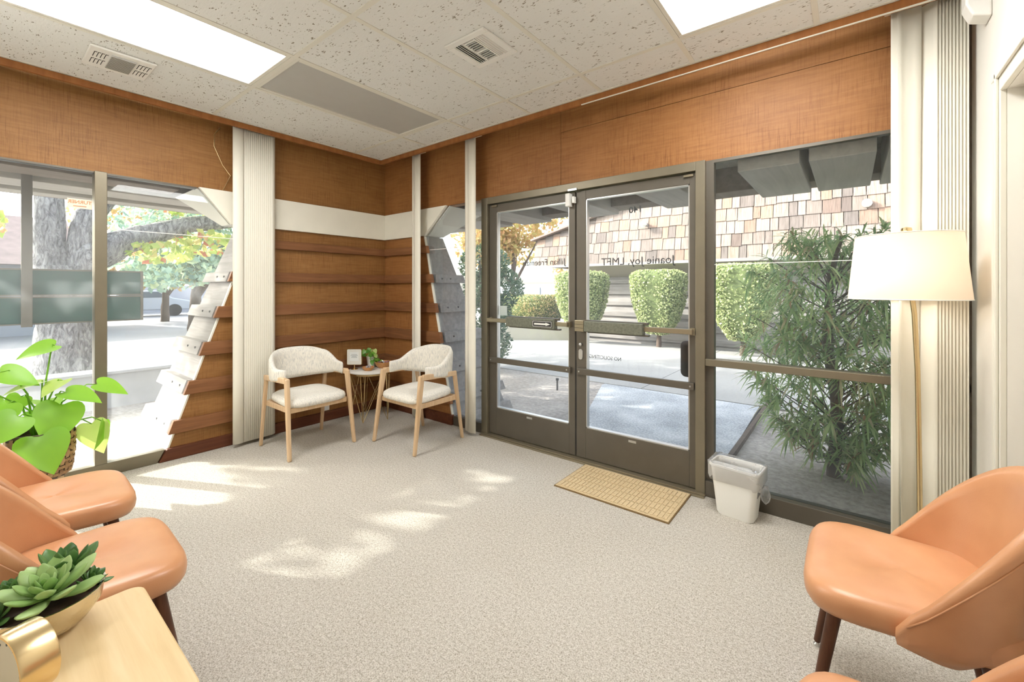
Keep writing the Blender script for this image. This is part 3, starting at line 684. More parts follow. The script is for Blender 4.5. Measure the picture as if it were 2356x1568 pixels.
# ------------------------------------------------------------------ leather chairs
def seat_outline(t_, w, d):
    a = 2*math.pi*t_; c, s_ = math.cos(a), math.sin(a)
    e = 0.46
    x = math.copysign(abs(c)**e, c)*w/2; y = math.copysign(abs(s_)**e, s_)*d/2
    x *= 1+0.10*(y/(d/2)) if y > 0 else 1+0.02*(y/(d/2))
    return x, y
def leather_chair(label):
    t = thing('leather_chair', label, 'chair', group=None)
    q = MB(); w, d = 0.47, 0.47; K = 40; rows = []
    prof = [(0.84, 0.392), (0.95, 0.400), (0.99, 0.418), (1.0, 0.438), (0.99, 0.456), (0.96, 0.468), (0.90, 0.475), (0.75, 0.480), (0.5, 0.480), (0.25, 0.477), (0.02, 0.475)]
    vs = []
    for sc, z in prof:
        for k in range(K):
            x, y = seat_outline(k/K, w, d); vs.append((x*sc, y*sc+0.02, z-0.010*max(0, y)/(d/2)*sc+0.006*(x/(w/2))**2))
    fs = [(j*K+k, j*K+(k+1) % K, (j+1)*K+(k+1) % K, (j+1)*K+k) for j in range(len(prof)-1) for k in range(K)]
    fs += [tuple(range(K))[::-1], tuple(range((len(prof)-1)*K, len(prof)*K))]
    q.add(vs, fs); q.build('seat', 'leather', t, smooth=2)
    # wrap-around back shell
    def ztop(f): return 0.43+0.385*(1-abs(f)**2.1)**0.95 if abs(f) < 1 else 0.43
    def zbot(f): return 0.345+0.05*abs(f)**2
    def P(f, v, off):
        ph = f*R(95); s_, c = math.sin(ph), math.cos(ph)
        z = zbot(f)+(ztop(f)-zbot(f))*v
        g = 1+0.12*max(0, z-0.40)/0.4*(0.5+0.5*max(c, 0)); under = -0.10*max(0, 0.42-z)/0.08
        rx, ry = (0.245+off)*(g if c > 0 else 1), (0.215+off)*g
        return ((rx+under*0.5)*math.copysign(abs(s_)**0.80, s_), -(ry+under)*math.copysign(abs(c)**0.85, c)+0.02-0.035*max(0, z-0.45)/0.35, z)
    nu, nv = 41, 12; vs = []; T = 0.016
    loop = []
    for i in range(nu):
        f = -1+2*i/(nu-1); th = T*(0.55+0.45*(1-abs(f)**4)); col = []
        for j in range(nv): col.append(P(f, j/(nv-1)*0.97, th))
        a = P(f, 1.0, 0); col.append((a[0], a[1], a[2]+0.012))
        for j in range(nv-1, -1, -1): col.append(P(f, j/(nv-1)*0.97, -th))
        vs += col; n = len(col)
    fs = [(i*n+j, (i+1)*n+j, (i+1)*n+(j+1) % n, i*n+(j+1) % n) for i in range(nu-1) for j in range(n)]
    fs += [tuple(range(n))[::-1], tuple(range((nu-1)*n, nu*n))]
    q = MB(); q.add(vs, fs); back = q.build('backrest', 'leather', t, smooth=2)
    q = MB(); pts = []
    for i in range(37):
        f = -0.96+1.92*i/36; a = P(f, 0.93-0.06*abs(f), T*(0.55+0.45*(1-abs(f)**4))+0.001); pts.append(a)
    q.tube(pts, 0.0022, 6); q.build('seam', 'leather', back, smooth=2)
    for sx, sy in ((-1, 1), (1, 1), (-1, -1), (1, -1)):
        q = MB(); a = (sx*0.155, 0.02+sy*0.150, 0.40); c = (sx*0.215, 0.02+sy*0.215, 0.018)
        q.tube([a, tuple((a[i]*0.5+c[i]*0.5) for i in range(3)), c], [0.0185, 0.015, 0.0105], 14); lg = q.build('leg', 'walnut', t, smooth=True)
        q = MB(); q.lathe([(0.012, 0.0), (0.012, 0.006), (0.007, 0.012), (0.009, 0.020)], (c[0], c[1], 0), 12); q.build('glide', 'silver', lg, smooth=True)
    return t
lc = leather_chair('tan leather chair in front of the right wall, beside the floor lamp')
lc.location = (4.255, -1.195, 0); lc.rotation_euler = (0, 0, R(90))
dup(lc, (4.268, -1.965, 0), R(90), 'tan leather chair cropped at the bottom right corner of the view')
dup(lc, (1.60, -2.72, 0), R(-2), 'tan leather chair on the left, nearest the basket planter')
dup(lc, (2.27, -2.72, 0), R(-2), 'tan leather chair on the left, beside the birch side table')

# ------------------------------------------------------------------ ivory armchairs
def arm_chair(label):
    t = thing('armchair', label, 'chair')
    HW, FY, BY = 0.262, 0.215, -0.215
    # local +y is the front
    q = MB(); K = 36; vs = []
    def so(k):
        a = 2*math.pi*k/K; c, s_ = math.cos(a), math.sin(a)
        x = math.copysign(abs(c)**0.45, c)*0.245; y = math.copysign(abs(s_)**0.45, s_)*0.235
        return x*(1+0.05*(y/0.235)), y
    prof = [(0.90, 0.385), (0.99, 0.395), (1.0, 0.415), (0.975, 0.435), (0.88, 0.450), (0.6, 0.458), (0.3, 0.458), (0.02, 0.458)]
    for sc, z in prof:
        for k in range(K): x, y = so(k); vs.append((x*sc, y*sc+0.02, z-0.008*y/0.235))
    fs = [(j*K+k, j*K+(k+1) % K, (j+1)*K+(k+1) % K, (j+1)*K+k) for j in range(len(prof)-1) for k in range(K)]
    fs += [tuple(range(K))[::-1], tuple(range((len(prof)-1)*K, len(prof)*K))]
    q.add(vs, fs); q.build('seat', 'ivory_fabric', t, smooth=2)
    # apron rails
    q = MB(); q.box(-0.235, 0.235, 0.195, 0.218, 0.345, 0.385); q.build('front_rail', 'oak', t, bevel=0.003)
    q = MB(); q.box(-0.225, 0.225, -0.215, -0.192, 0.345, 0.385); q.build('rear_rail', 'oak', t, bevel=0.003)
    for s_ in (-1, 1):
        q = MB(); q.box(s_*0.235-0.012, s_*0.235+0.012, -0.20, 0.20, 0.345, 0.385); q.build('side_rail', 'oak', t, bevel=0.003)
    # legs and arm rails
    for s_ in (-1, 1):
        def slab(p0, p1, w0, w1, th=0.022):
            # bar from p0 to p1 with widths along y, thickness along x
            q = MB(); (x0, y0, z0), (x1, y1, z1) = p0, p1; h = th/2
            q.hexa([(x0-h, y0-w0, z0), (x0+h, y0-w0, z0), (x0+h, y0+w0, z0), (x0-h, y0+w0, z0), (x1-h, y1-w1, z1), (x1+h, y1-w1, z1), (x1+h, y1+w1, z1), (x1-h, y1+w1, z1)]); return q
        q = slab((s_*0.270, 0.275, 0), (s_*0.252, 0.190, 0.615), 0.014, 0.026, 0.030); q.build('leg', 'oak', t, bevel=0.010, seg=3)
        q = slab((s_*0.262, -0.260, 0), (s_*0.252, -0.170, 0.600), 0.011, 0.019, 0.025); q.build('leg', 'oak', t, bevel=0.006, seg=3)
        q = MB(); h = 0.0115; x = s_*0.260
        q.hexa([(x-h, -0.185, 0.560), (x+h, -0.185, 0.560), (x+h, 0.20, 0.575), (x-h, 0.20, 0.575), (x-h, -0.185, 0.602), (x+h, -0.185, 0.602), (x+h, 0.185, 0.622), (x-h, 0.185, 0.622)])
        q.build('arm_rail', 'oak', t, bevel=0.006, seg=3)
    # upholstered back band, high in the middle, flowing down to the arms
    def PB(f, v, off):
        ph = f*R(118); s2, c = math.sin(ph), math.cos(ph)
        a = abs(f)
        if a < 0.42: top = 0.80-0.035*(a/0.42)**2
        else:
            u = min(1, (a-0.42)/0.42); top = 0.765-(0.765-0.672)*(3*u*u-2*u**3)
        bot = 0.535+0.040*min(1, (a/0.8))**2
        z = bot+(top-bot)*v; lean = 0.12*(z-0.55)
        rx = 0.262+off; ry = 0.225+off+lean*max(c, 0)
        y = -ry*c if c > 0 else -0.29*c
        return (rx*math.copysign(min(1, abs(s2)**0.72), s2) if c > -0.99 else rx*s2, y+0.0, z)
    nu, nv = 45, 9; vs = []
    for i in range(nu):
        f = -1+2*i/(nu-1); T = 0.021*min(1, 0.5+3*(1-abs(f))); col = []
        for j in range(nv):
            v = j/(nv-1); k = math.sqrt(max(0, 1-(2*v-1)**6))
            col.append(PB(f, v, T*(0.35+0.65*k)))
        for j in range(nv-1, -1, -1):
            v = j/(nv-1); k = math.sqrt(max(0, 1-(2*v-1)**6))
            col.append(PB(f, v, -T*(0.35+0.65*k)))
        vs += col; n = len(col)
    fs = [(i*n+j, (i+1)*n+j, (i+1)*n+(j+1) % n, i*n+(j+1) % n) for i in range(nu-1) for j in range(n)]
    fs += [tuple(range(n))[::-1], tuple(range((nu-1)*n, nu*n))]
    q = MB(); q.add(vs, fs); q.build('backrest', 'ivory_fabric', t, smooth=2)
    return t
ac = arm_chair('ivory upholstered oak armchair left of the round table, beside the blind stack')
ac.location = (0.505, -1.135, 0); ac.rotation_euler = (0, 0, R(-90))
dup(ac, (1.168, -0.475, 0), R(180), 'ivory upholstered oak armchair right of the round table, against the door wall')

# ------------------------------------------------------------------ round wire table and what stands on it
TX, TY = 0.278, -0.368; TZ = 0.492
rt = thing('round_side_table', 'small round marble top table on crossed brass wires between the two armchairs', 'side table', (TX, TY, 0))
q = MB(); q.lathe([(0.0, -0.018), (0.215, -0.018), (0.222, -0.013), (0.222, -0.004), (0.216, 0.0), (0.0, 0.0)], (0, 0, TZ), 48, cap=False); q.build('tabletop', 'marble', rt, smooth=True)
q = MB(); q.lathe([(0.206, -0.034), (0.212, -0.034), (0.212, -0.018), (0.206, -0.018), (0.206, -0.034)], (0, 0, TZ), 48, cap=False); q.build('rim', 'brass', rt, smooth=True)
for k in range(5):
    a = 2*math.pi*k/5+0.3
    for da in (-1.0, -0.12, 0.12, 1.0):
        p0 = (0.205*math.cos(a), 0.205*math.sin(a), 0.004); a2 = a+da; p1 = (0.205*math.cos(a2), 0.205*math.sin(a2), TZ-0.03)
        if da in (-1.0, 0.12) or (da == -0.12) or k % 2 == 0:
            q = MB(); q.tube([p0, p1], 0.0032, 6); q.build('leg', 'brass', rt, smooth=True)
tz = TZ+0.0005
fs_ = thing('frame_stand', 'small square white card frame on a brass stem, left on the round table', 'picture frame', (0.150, -0.475, tz), R(38))
q = MB(); q.lathe([(0.0, 0.0), (0.036, 0.0), (0.036, 0.004), (0.012, 0.009), (0.006, 0.014), (0.006, 0.05), (0.0, 0.05)], n=24, cap=False); q.build('stand', 'brass', fs_, smooth=True)
q = MB(); a_ = [(p_[0], -0.004, p_[2]) for p_ in rr(-0.075, 0.075, 0.045, 0.205, 0.012, 0)]; c_ = [(x, 0.008, z) for x, y, z in a_]; q.prism(a_, c_); q.build('frame', 'brass', fs_, smooth=True)
q = MB(); a_ = [(p_[0], -0.0055, p_[2]) for p_ in rr(-0.072, 0.072, 0.048, 0.202, 0.010, 0)]; c_ = [(x, -0.0042, z) for x, y, z in a_]; q.prism(a_, c_); q.build('card', 'ceramic', fs_)
q = MB(); q.box(-0.045, 0.045, -0.0065, -0.0057, 0.085, 0.175); pz = q.build('card_print', 'paper', fs_)
q = MB()
for k, (w_, z_) in enumerate(((0.03, 0.150), (0.036, 0.138), (0.024, 0.128), (0.03, 0.118))): q.box(-w_, w_, -0.0073, -0.0066, z_, z_+0.003)
q.build('card_lines', 'vinyl_grey', fs_)
pp = thing('potted_pothos', 'small variegated pothos in a white pot behind the bowls', 'potted plant', (0.150, -0.270, tz))
q = MB(); q.lathe([(0.0, 0.0), (0.045, 0.0), (0.058, 0.11), (0.052, 0.11), (0.050, 0.095), (0.0, 0.095)], n=28, cap=False); q.build('pot', 'ceramic', pp, smooth=True)
q = MB(); q.lathe([(0.0, 0.096), (0.05, 0.096)], n=20, cap=False); q.build('soil', 'soil', pp)
def heart(q, base, tip_dir, normal, ln, wd, fold=0.15, droop=0.2, mi=0):
    """heart leaf: base point, direction of tip, face normal"""
    t_ = Vector(tip_dir).normalized(); n = Vector(normal); n = (n-t_*n.dot(t_)).normalized(); s_ = t_.cross(n)
    out = [(0, 0), (-0.14, 0.20), (-0.10, 0.40), (0.12, 0.52), (0.40, 0.46), (0.70, 0.26), (0.90, 0.09), (1.0, 0.0)]
    vs = []; base = Vector(base)
    def pt(u, w): return base+t_*(u*ln)+s_*(w*wd)+n*(fold*abs(w)*wd-droop*max(0, u)**2*ln)
    mid = [(0, 0), (0.02, 0), (0.08, 0), (0.2, 0), (0.42, 0), (0.7, 0), (0.9, 0), (1.0, 0)]
    vs = [pt(u, 0) for u, w in mid]+[pt(u, w) for u, w in out]+[pt(u, -w) for u, w in out]
    fs = []
    for k in range(7): fs += [(k, k+1, 8+k+1, 8+k), (k+1, k, 16+k, 16+k+1)]
    q.add([tuple(v) for v in vs], fs, mi)
rng = random.Random(3)
q = MB(); st = MB()
for k in range(26):
    a = rng.uniform(0, 6.28); rr_ = rng.uniform(0.01, 0.075); z = rng.uniform(0.10, 0.21)-rr_*0.3
    if k > 17: a = rng.uniform(-1.0, 0.6); rr_ = rng.uniform(0.06, 0.10); z = rng.uniform(0.05, 0.15)
    b_ = (rr_*math.cos(a), rr_*math.sin(a), z)
    heart(q, b_, (math.cos(a)*0.7+rng.uniform(-.3, .3), math.sin(a)*0.7+rng.uniform(-.3, .3), rng.uniform(-0.7, 0.2)), (0.5+rng.uniform(-.4, .4), -0.6+rng.uniform(-.4, .4), 0.9), rng.uniform(0.04, 0.062), rng.uniform(0.038, 0.05))
    st.tube([(0.01*math.cos(a), 0.01*math.sin(a), 0.09), (b_[0]*0.6, b_[1]*0.6, max(z, 0.11)+0.01), b_], 0.0014, 5)
q.build('foliage', 'leaf_variegated', pp, smooth=2); st.build('stems', 'leaf_bright', pp)
def wood_bowl(label, loc, r, h, stuff):
    t = thing('wooden_bowl', label, 'bowl', loc)
    q = MB(); q.lathe([(0.0, 0.0), (r*0.55, 0.0), (r*0.86, h*0.45), (r, h), (r*0.93, h), (r*0.78, h*0.5), (r*0.45, h*0.16), (0, h*0.14)], n=32, cap=False); q.build('bowl', 'bowl_wood', t, smooth=True)
    return t
wood_bowl('larger round wooden bowl of wrapped sweets at the right of the round table', (0.300, -0.235, tz), 0.086, 0.062, 1)
wood_bowl('smaller round wooden bowl at the front of the round table', (0.315, -0.425, tz), 0.060, 0.036, 0)
for i in range(12):
    a = i*2.4; r_ = 0.055*math.sqrt((i+0.5)/12)
    q = MB(); q.M = Matrix.Translation((0.300+r_*math.cos(a), -0.235+r_*math.sin(a), tz+0.050+0.008*(i % 2))) @ Matrix.Rotation(a, 4, 'Z') @ Matrix.Rotation(0.4, 4, 'Y')
    q.box(-0.014, 0.014, -0.007, 0.007, -0.005, 0.006)
    tag(q.build('sweet', ['candy', 'wrapper', 'brass', 'candy'][i % 4], bevel=0.002), 'small wrapped sweet in the larger wooden bowl', 'sweet', 'wrapped sweets in the larger wooden bowl')
for i in range(5):
    a = i*1.3
    q = MB(); q.M = Matrix.Translation((0.315+0.024*math.cos(a), -0.425+0.024*math.sin(a), tz+0.034)) @ Matrix.Rotation(a, 4, 'Z') @ Matrix.Rotation(0.9, 4, 'Y')
    q.box(-0.017, 0.017, -0.006, 0.006, -0.002, 0.003)
    tag(q.build('paper_clip_card', 'wrapper', bevel=0.001), 'small shiny wrapper standing in the smaller wooden bowl', 'wrapper', 'wrappers in the smaller wooden bowl')

# ------------------------------------------------------------------ doormat and bin
dm = thing('doormat', 'tan ribbed fibre doormat in front of the glass doors', 'doormat', (2.945, -0.285, 0))
q = MB(); q.box(-0.378, 0.378, -0.215, 0.215, 0.0, 0.007); q.build('backing', 'mat_rubber', dm)
q = MB(); q.box(-0.372, 0.372, -0.209, 0.209, 0.007, 0.010)
rows_ = 5
for j in range(rows_):
    y0 = -0.195+0.078*j; off = 0.0 if j % 2 == 0 else 0.0
    for i in range(27):
        x0 = -0.36+0.0268*i
        if (j in (1, 3)) and i % 9 in (4,): x0 += 0.004
        q.box(x0, x0+0.020, y0, y0+0.070, 0.010, 0.014)
q.build('pile', 'mat_fibre', dm, bevel=0.002)
bn = thing('waste_bin', 'white plastic waste bin lined with a clear bag beside the doors', 'waste bin', (3.60, -0.150, 0))
q = MB()
def rect_ring(hx, hy, r, z, n=5):
    out = []
    for cx, cy, a0 in ((hx-r, hy-r, 0), (-hx+r, hy-r, 90), (-hx+r, -hy+r, 180), (hx-r, -hy+r, 270)):
        for i in range(n+1):
            a = R(a0+90*i/n); out.append((cx+r*math.cos(a), cy+r*math.sin(a), z))
    return out
levels = [rect_ring(0.100, 0.062, 0.035, 0.0), rect_ring(0.106, 0.067, 0.035, 0.012), rect_ring(0.135, 0.088, 0.035, 0.285), rect_ring(0.142, 0.094, 0.035, 0.290), rect_ring(0.142, 0.094, 0.035, 0.302), rect_ring(0.134, 0.086, 0.033, 0.302), rect_ring(0.104, 0.064, 0.033, 0.014)]
n = len(levels[0]); vs = [p_ for l_ in levels for p_ in l_]
fs = [(j*n+k, j*n+(k+1) % n, (j+1)*n+(k+1) % n, (j+1)*n+k) for j in range(len(levels)-1) for k in range(n)]+[tuple(range(n))[::-1], tuple(range((len(levels)-1)*n, len(levels)*n))]
q.add(vs, fs); q.build('bin_body', 'white_plastic', bn, smooth=True)
q = MB(); rb = random.Random(5); lv = []
for li, (hx, hy, z) in enumerate([(0.138, 0.091, 0.205), (0.147, 0.099, 0.235), (0.148, 0.100, 0.29), (0.149, 0.100, 0.316), (0.138, 0.090, 0.320), (0.128, 0.080, 0.27), (0.12, 0.072, 0.15)]):
    ring_ = rect_ring(hx, hy, 0.035, z)
    lv.append([(x*(1+rb.uniform(-.015, .025)), y*(1+rb.uniform(-.015, .03)), zz+rb.uniform(-.009, .009)) for x, y, zz in ring_])
vs = [p_ for l_ in lv for p_ in l_]; fs = [(j*n+k, j*n+(k+1) % n, (j+1)*n+(k+1) % n, (j+1)*n+k) for j in range(len(lv)-1) for k in range(n)]
q.add(vs, fs); q.lathe([(0.004, 0.12), (0.022, 0.14), (0.028, 0.17), (0.020, 0.20), (0.012, 0.225)], (0.158, -0.01, 0), 10)
q.build('bag_liner', 'bag_film', bn, smooth=2)
bn.rotation_euler = (0, 0, R(-6)); bn.scale = (0.94, 0.94, 0.97)

# ------------------------------------------------------------------ floor lamp
fl = thing('floor_lamp', 'brass floor lamp with a large cream drum shade in front of the right blinds', 'floor lamp', (4.31, -0.36, 0))
q = MB(); q.lathe([(0.0, 0.0), (0.13, 0.0), (0.13, 0.012), (0.02, 0.022), (0.012, 0.05), (0.0, 0.05)], (0.045, 0.0, 0), 36, cap=False); q.build('base', 'brass', fl, smooth=True)
q = MB(); q.tube([(0.045, 0.0, 0.03), (0.042, 0.0, 0.5), (0.036, 0, 0.95), (0.026, 0, 1.2), (0.010, 0, 1.36), (0.0, 0, 1.44)], 0.0095, 12); q.build('pole', 'brass', fl, smooth=True)
q = MB(); K = 64; vs = []
for r_, z in ((0.204, 1.266), (0.178, 1.545)):
    for k in range(K): a = 2*math.pi*k/K; vs.append((r_*math.cos(a), r_*math.sin(a), z))
q.add(vs, [(k, (k+1) % K, K+(k+1) % K, K+k) for k in range(K)]); sh = q.build('lamp_shade', 'lamp_shade', fl, smooth=2)
q = MB()
for r_, z in ((0.204, 1.266), (0.178, 1.545)): q.tube([(r_*math.cos(2*math.pi*k/K), r_*math.sin(2*math.pi*k/K), z) for k in range(K+1)], 0.0022, 6)
for a in (0, 2.1, 4.2): q.tube([(0.01*math.cos(a), 0.01*math.sin(a), 1.535), (0.177*math.cos(a), 0.177*math.sin(a), 1.540)], 0.002, 5)
q.build('shade_ring', 'white_plastic', sh)
q = MB(); q.tube([(0, 0, 1.44), (0, 0, 1.552)], 0.005, 8); q.lathe([(0.0, 1.550), (0.010, 1.552), (0.010, 1.560), (0.020, 1.566), (0.018, 1.578), (0.0, 1.584)], n=16, cap=False); q.build('finial', 'brass', fl, smooth=True)
q = MB(); q.lathe([(0.0, 1.335), (0.02, 1.345), (0.030, 1.375), (0.028, 1.40), (0.014, 1.43), (0.0, 1.435)], n=20, cap=False)
emit_mat('bulb_glow', (1.0, 0.90, 0.78), 2.5); q.build('bulb', 'bulb_glow', fl, smooth=True)
pl = bpy.data.lights.new('lamp_light', 'POINT'); pl.energy = 2.0; pl.color = (1.0, 0.91, 0.80); pl.shadow_soft_size = 0.05
plo = bpy.data.objects.new('lamp_light', pl); COL.objects.link(plo); plo.location = (-0.06, 0.0, 1.39); plo.parent = fl

# ------------------------------------------------------------------ birch side table with succulents and clock
TB = 0.52
bt = thing('birch_side_table', 'pale birch side table in the bottom left foreground', 'side table', (2.86, -2.87, 0))
q = MB()
def rrz(hx, hy, r, z, n=6): return rect_ring(hx, hy, r, z, n)
q.prism(rrz(0.245, 0.245, 0.035, TB-0.022), rrz(0.245, 0.245, 0.035, TB)); q.build('tabletop', 'table_birch', bt, bevel=0.004, smooth=True)
for sx, sy in ((-1, -1), (1, -1), (-1, 1), (1, 1)):
    q = MB(); q.tube([(sx*0.18, sy*0.18, TB-0.022), (sx*0.21, sy*0.21, 0.0)], [0.018, 0.011], 12); q.build('leg', 'table_birch', bt, smooth=True)
sb_ = thing('succulent_bowl', 'hammered champagne metal bowl planted with succulents on the birch table', 'potted plant', (2.655, -2.806, TB+0.0005))
q = MB(); q.lathe([(0.0, 0.0), (0.040, 0.0), (0.074, 0.018), (0.096, 0.050), (0.102, 0.085), (0.098, 0.085), (0.090, 0.050), (0.06, 0.03), (0, 0.03)], n=48, cap=False); q.build('bowl', 'champagne', sb_, smooth=True)
q = MB(); q.lathe([(0.0, 0.076), (0.096, 0.074)], n=30, cap=False); q.build('soil', 'soil', sb_)
def fleshy(q, base, d, up, ln, wd, th):
    d = Vector(d).normalized(); up = Vector(up); up = (up-d*up.dot(d)).normalized(); s_ = d.cross(up); base = Vector(base)
    prof = [(0, 0.30), (0.25, 0.62), (0.5, 0.92), (0.7, 1.0), (0.86, 0.72), (0.96, 0.30), (1.0, 0.03)]; n = 8; vs = []
    for u, w in prof:
        c = base+d*(u*ln)+up*(0.10*ln*(u*u))
        for k in range(n):
            a = 2*math.pi*k/n; vs.append(tuple(c+s_*(math.cos(a)*w*wd/2)+up*(math.sin(a)*w*th/2*(1 if math.sin(a) < 0 else 0.45))))
    fs = [(i*n+j, i*n+(j+1) % n, (i+1)*n+(j+1) % n, (i+1)*n+j) for i in range(len(prof)-1) for j in range(n)]+[tuple(range(n))[::-1], tuple(range((len(prof)-1)*n, len(prof)*n))]
    q.add(vs, fs)
def rosette(name, mat, c, axis, R0, n, rings, flat=0.0):
    q = MB(); ax = Vector(axis).normalized(); rot = ax.to_track_quat('Z', 'Y').to_matrix(); c = Vector(c); g = 0
    for k in range(n):
        u = k/(n-1); a = k*2.39996; el = R(12+62*u-flat); ln = R0*(1.0-0.55*u)
        d = rot @ Vector((math.cos(a)*math.cos(el), math.sin(a)*math.cos(el), math.sin(el)))
        fleshy(q, c+ax*(0.012*u), d, ax, ln, ln*0.42, ln*0.17)
    return q.build(name, mat, sb_, smooth=2)
rosette('light_rosette', 'succulent_light', (0.030, 0.004, 0.088), (0.15, -0.10, 1), 0.108, 24, 3)
rosette('dark_rosette', 'succulent_dark', (-0.045, -0.048, 0.082), (-0.2, -0.1, 1), 0.064, 26, 3)
rosette('tall_rosette', 'succulent_dark', (-0.045, 0.035, 0.086), (-0.1, 0.2, 1), 0.095, 16, 3, -18)
rosette('small_rosette', 'succulent_dark', (0.025, -0.070, 0.080), (0.2, -0.5, 1), 0.045, 16, 3)
rosette('small_rosette', 'succulent_dark', (0.02, 0.068, 0.080), (0.1, 0.6, 1), 0.050, 16, 3)
ck = thing('desk_clock', 'short brass cylinder clock with a white dial standing before the succulents', 'clock', (2.846, -2.850, TB+0.001), R(18))
CM = Matrix.Translation((0, 0, 0.0655)) @ Matrix.Rotation(R(90), 4, 'X')
q = MB(); q.M = CM; q.lathe([(0.060, -0.028), (0.0645, -0.028), (0.0655, -0.024), (0.0655, 0.024), (0.0645, 0.028), (0.060, 0.028), (0.060, -0.028)], n=64, cap=False); q.build('case', 'brass', ck, smooth=True)
q = MB(); q.M = CM; q.lathe([(0.0, -0.022), (0.061, -0.022), (0.061, 0.022), (0.0, 0.022)], n=48, cap=False); dl = q.build('dial', 'face_white', ck)
q = MB()
for k in range(12):
    a = k*math.pi/6; x, z = 0.047*math.sin(a), 0.0655+0.047*math.cos(a); q.box(x-0.0018, x+0.0018, -0.0230, -0.0220, z-0.0018, z+0.0018)
q.build('dial_markers', 'vinyl_grey', dl)

# ------------------------------------------------------------------ philodendron in a wicker basket on a wooden stand
ph = thing('basket_planter', 'bright green philodendron in a woven basket before the left window', 'potted plant', (0.36, -2.645, 0))
q = MB(); q.lathe([(0.0, 0.20), (0.11, 0.20), (0.128, 0.235), (0.138, 0.35), (0.140, 0.475), (0.134, 0.475), (0.130, 0.35), (0.10, 0.24), (0, 0.23)], n=40, cap=False); bk = q.build('basket', 'bark_dark', ph, smooth=True)
q = MB(); rb = random.Random(11)
def bradius(z): return 0.128+0.012*min(1, (z-0.235)/0.12) if z > 0.235 else 0.11+0.018*(z-0.20)/0.035
def strip(a0, z0, a1, z1, w, lift):
    n_ = 6; vs = []
    for i in range(n_+1):
        u = i/n_; a = a0+(a1-a0)*u; z = z0+(z1-z0)*u; r_ = bradius(z)+0.002+lift*math.sin(math.pi*u)
        du = Vector((a1-a0)*0.13 and ((a1-a0)*0.13, z1-z0) or (0, 1)); du = du/du.length; nx, nz = -du[1], du[0]
        for s_ in (-1, 1): aa = a+nx*s_*w/0.13/2; vs.append((r_*math.cos(aa), r_*math.sin(aa), z+nz*s_*w/2))
    q.add(vs, [(2*i, 2*i+1, 2*i+3, 2*i+2) for i in range(n_)])
for zi in range(7):
    z = 0.225+0.036*zi
    for k in range(16):
        a = 2*math.pi*(k+(zi % 2)*0.5)/16; s_ = 2*math.pi/16
        strip(a-s_*0.55, z, a+s_*0.55, z, 0.017, 0.005)
        strip(a+s_*0.5-0.0001, z-0.024, a+s_*0.5+0.0001, z+0.024, 0.020, 0.004)
for k in range(30):
    a = rb.uniform(0, 6.28); z = rb.uniform(0.24, 0.42); sg = rb.choice((-1, 1)); strip(a, z, a+0.42*sg, z+0.045, 0.013, 0.007)
q.build('weave', 'wicker', bk, solid=0.0012)
q = MB(); q.tube([(0.137*math.cos(2*math.pi*k/40), 0.137*math.sin(2*math.pi*k/40), 0.476) for k in range(41)], 0.006, 8); q.build('rim', 'bark_dark', bk, smooth=2)
q = MB(); q.lathe([(0.0, 0.445), (0.13, 0.44)], n=28, cap=False); q.build('soil', 'soil', ph)
for a in (0.4, 1.97, 3.54, 5.11):
    q = MB(); q.tube([(0.08*math.cos(a), 0.08*math.sin(a), 0.21), (0.125*math.cos(a), 0.125*math.sin(a), 0.0)], [0.014, 0.009], 10); q.build('leg', 'oak', ph, smooth=True)
# leaves: (base xyz world, tip direction, normal, length, width, pale?)
PL = [((0.30, -2.585, 0.965), (0.1, -0.9, -0.25), (0.4, 0.1, 1), 0.17, 0.16, 0), ((0.33, -2.40, 0.70), (0.3, 0.8, -0.35), (0.3, -0.35, 1), 0.17, 0.15, 0),
      ((0.36, -2.43, 0.46), (0.25, 0.15, -0.75), (0.9, -0.5, 0.25), 0.20, 0.17, 1), ((0.40, -2.38, 0.47), (0.3, -0.15, -0.8), (0.4, 0.9, 0.3), 0.17, 0.13, 0),
      ((0.36, -2.64, 0.76), (0.3, -0.8, -0.1), (0.2, -0.5, 0.8), 0.17, 0.13, 1), ((0.40, -2.56, 0.76), (0.6, -0.6, -0.3), (0.3, -0.3, 0.9), 0.15, 0.12, 1),
      ((0.42, -2.55, 0.69), (0.5, 0.7, -0.25), (-0.1, -0.5, 1), 0.19, 0.17, 0), ((0.44, -2.57, 0.62), (0.35, -0.2, -0.7), (0.9, 0.0, 0.4), 0.24, 0.22, 0),
      ((0.50, -2.66, 0.47), (0.5, 0.15, -0.65), (0.8, -0.1, 0.55), 0.23, 0.23, 0), ((0.42, -2.78, 0.67), (0.2, -0.5, -0.6), (0.9, -0.4, 0.4), 0.20, 0.19, 0),
      ((0.36, -2.80, 0.84), (0.35, 0.7, -0.35), (0.4, -0.5, 0.9), 0.18, 0.14, 0), ((0.30, -2.72, 0.68), (0.4, -0.3, -0.4), (0.6, 0.3, 0.8), 0.12, 0.11, 0),
      ((0.36, -2.68, 0.60), (0.5, 0.5, -0.3), (0.3, -0.3, 0.9), 0.12, 0.11, 0), ((0.20, -2.62, 0.62), (-0.6, 0.2, -0.3), (0, 0, 1), 0.17, 0.15, 0), ((0.42, -2.86, 0.72), (0.1, -0.8, -0.4), (0.6, 0, 0.9), 0.19, 0.17, 0), ((0.50, -2.74, 0.60), (0.4, -0.6, -0.5), (0.7, 0.1, 0.7), 0.20, 0.18, 0)]
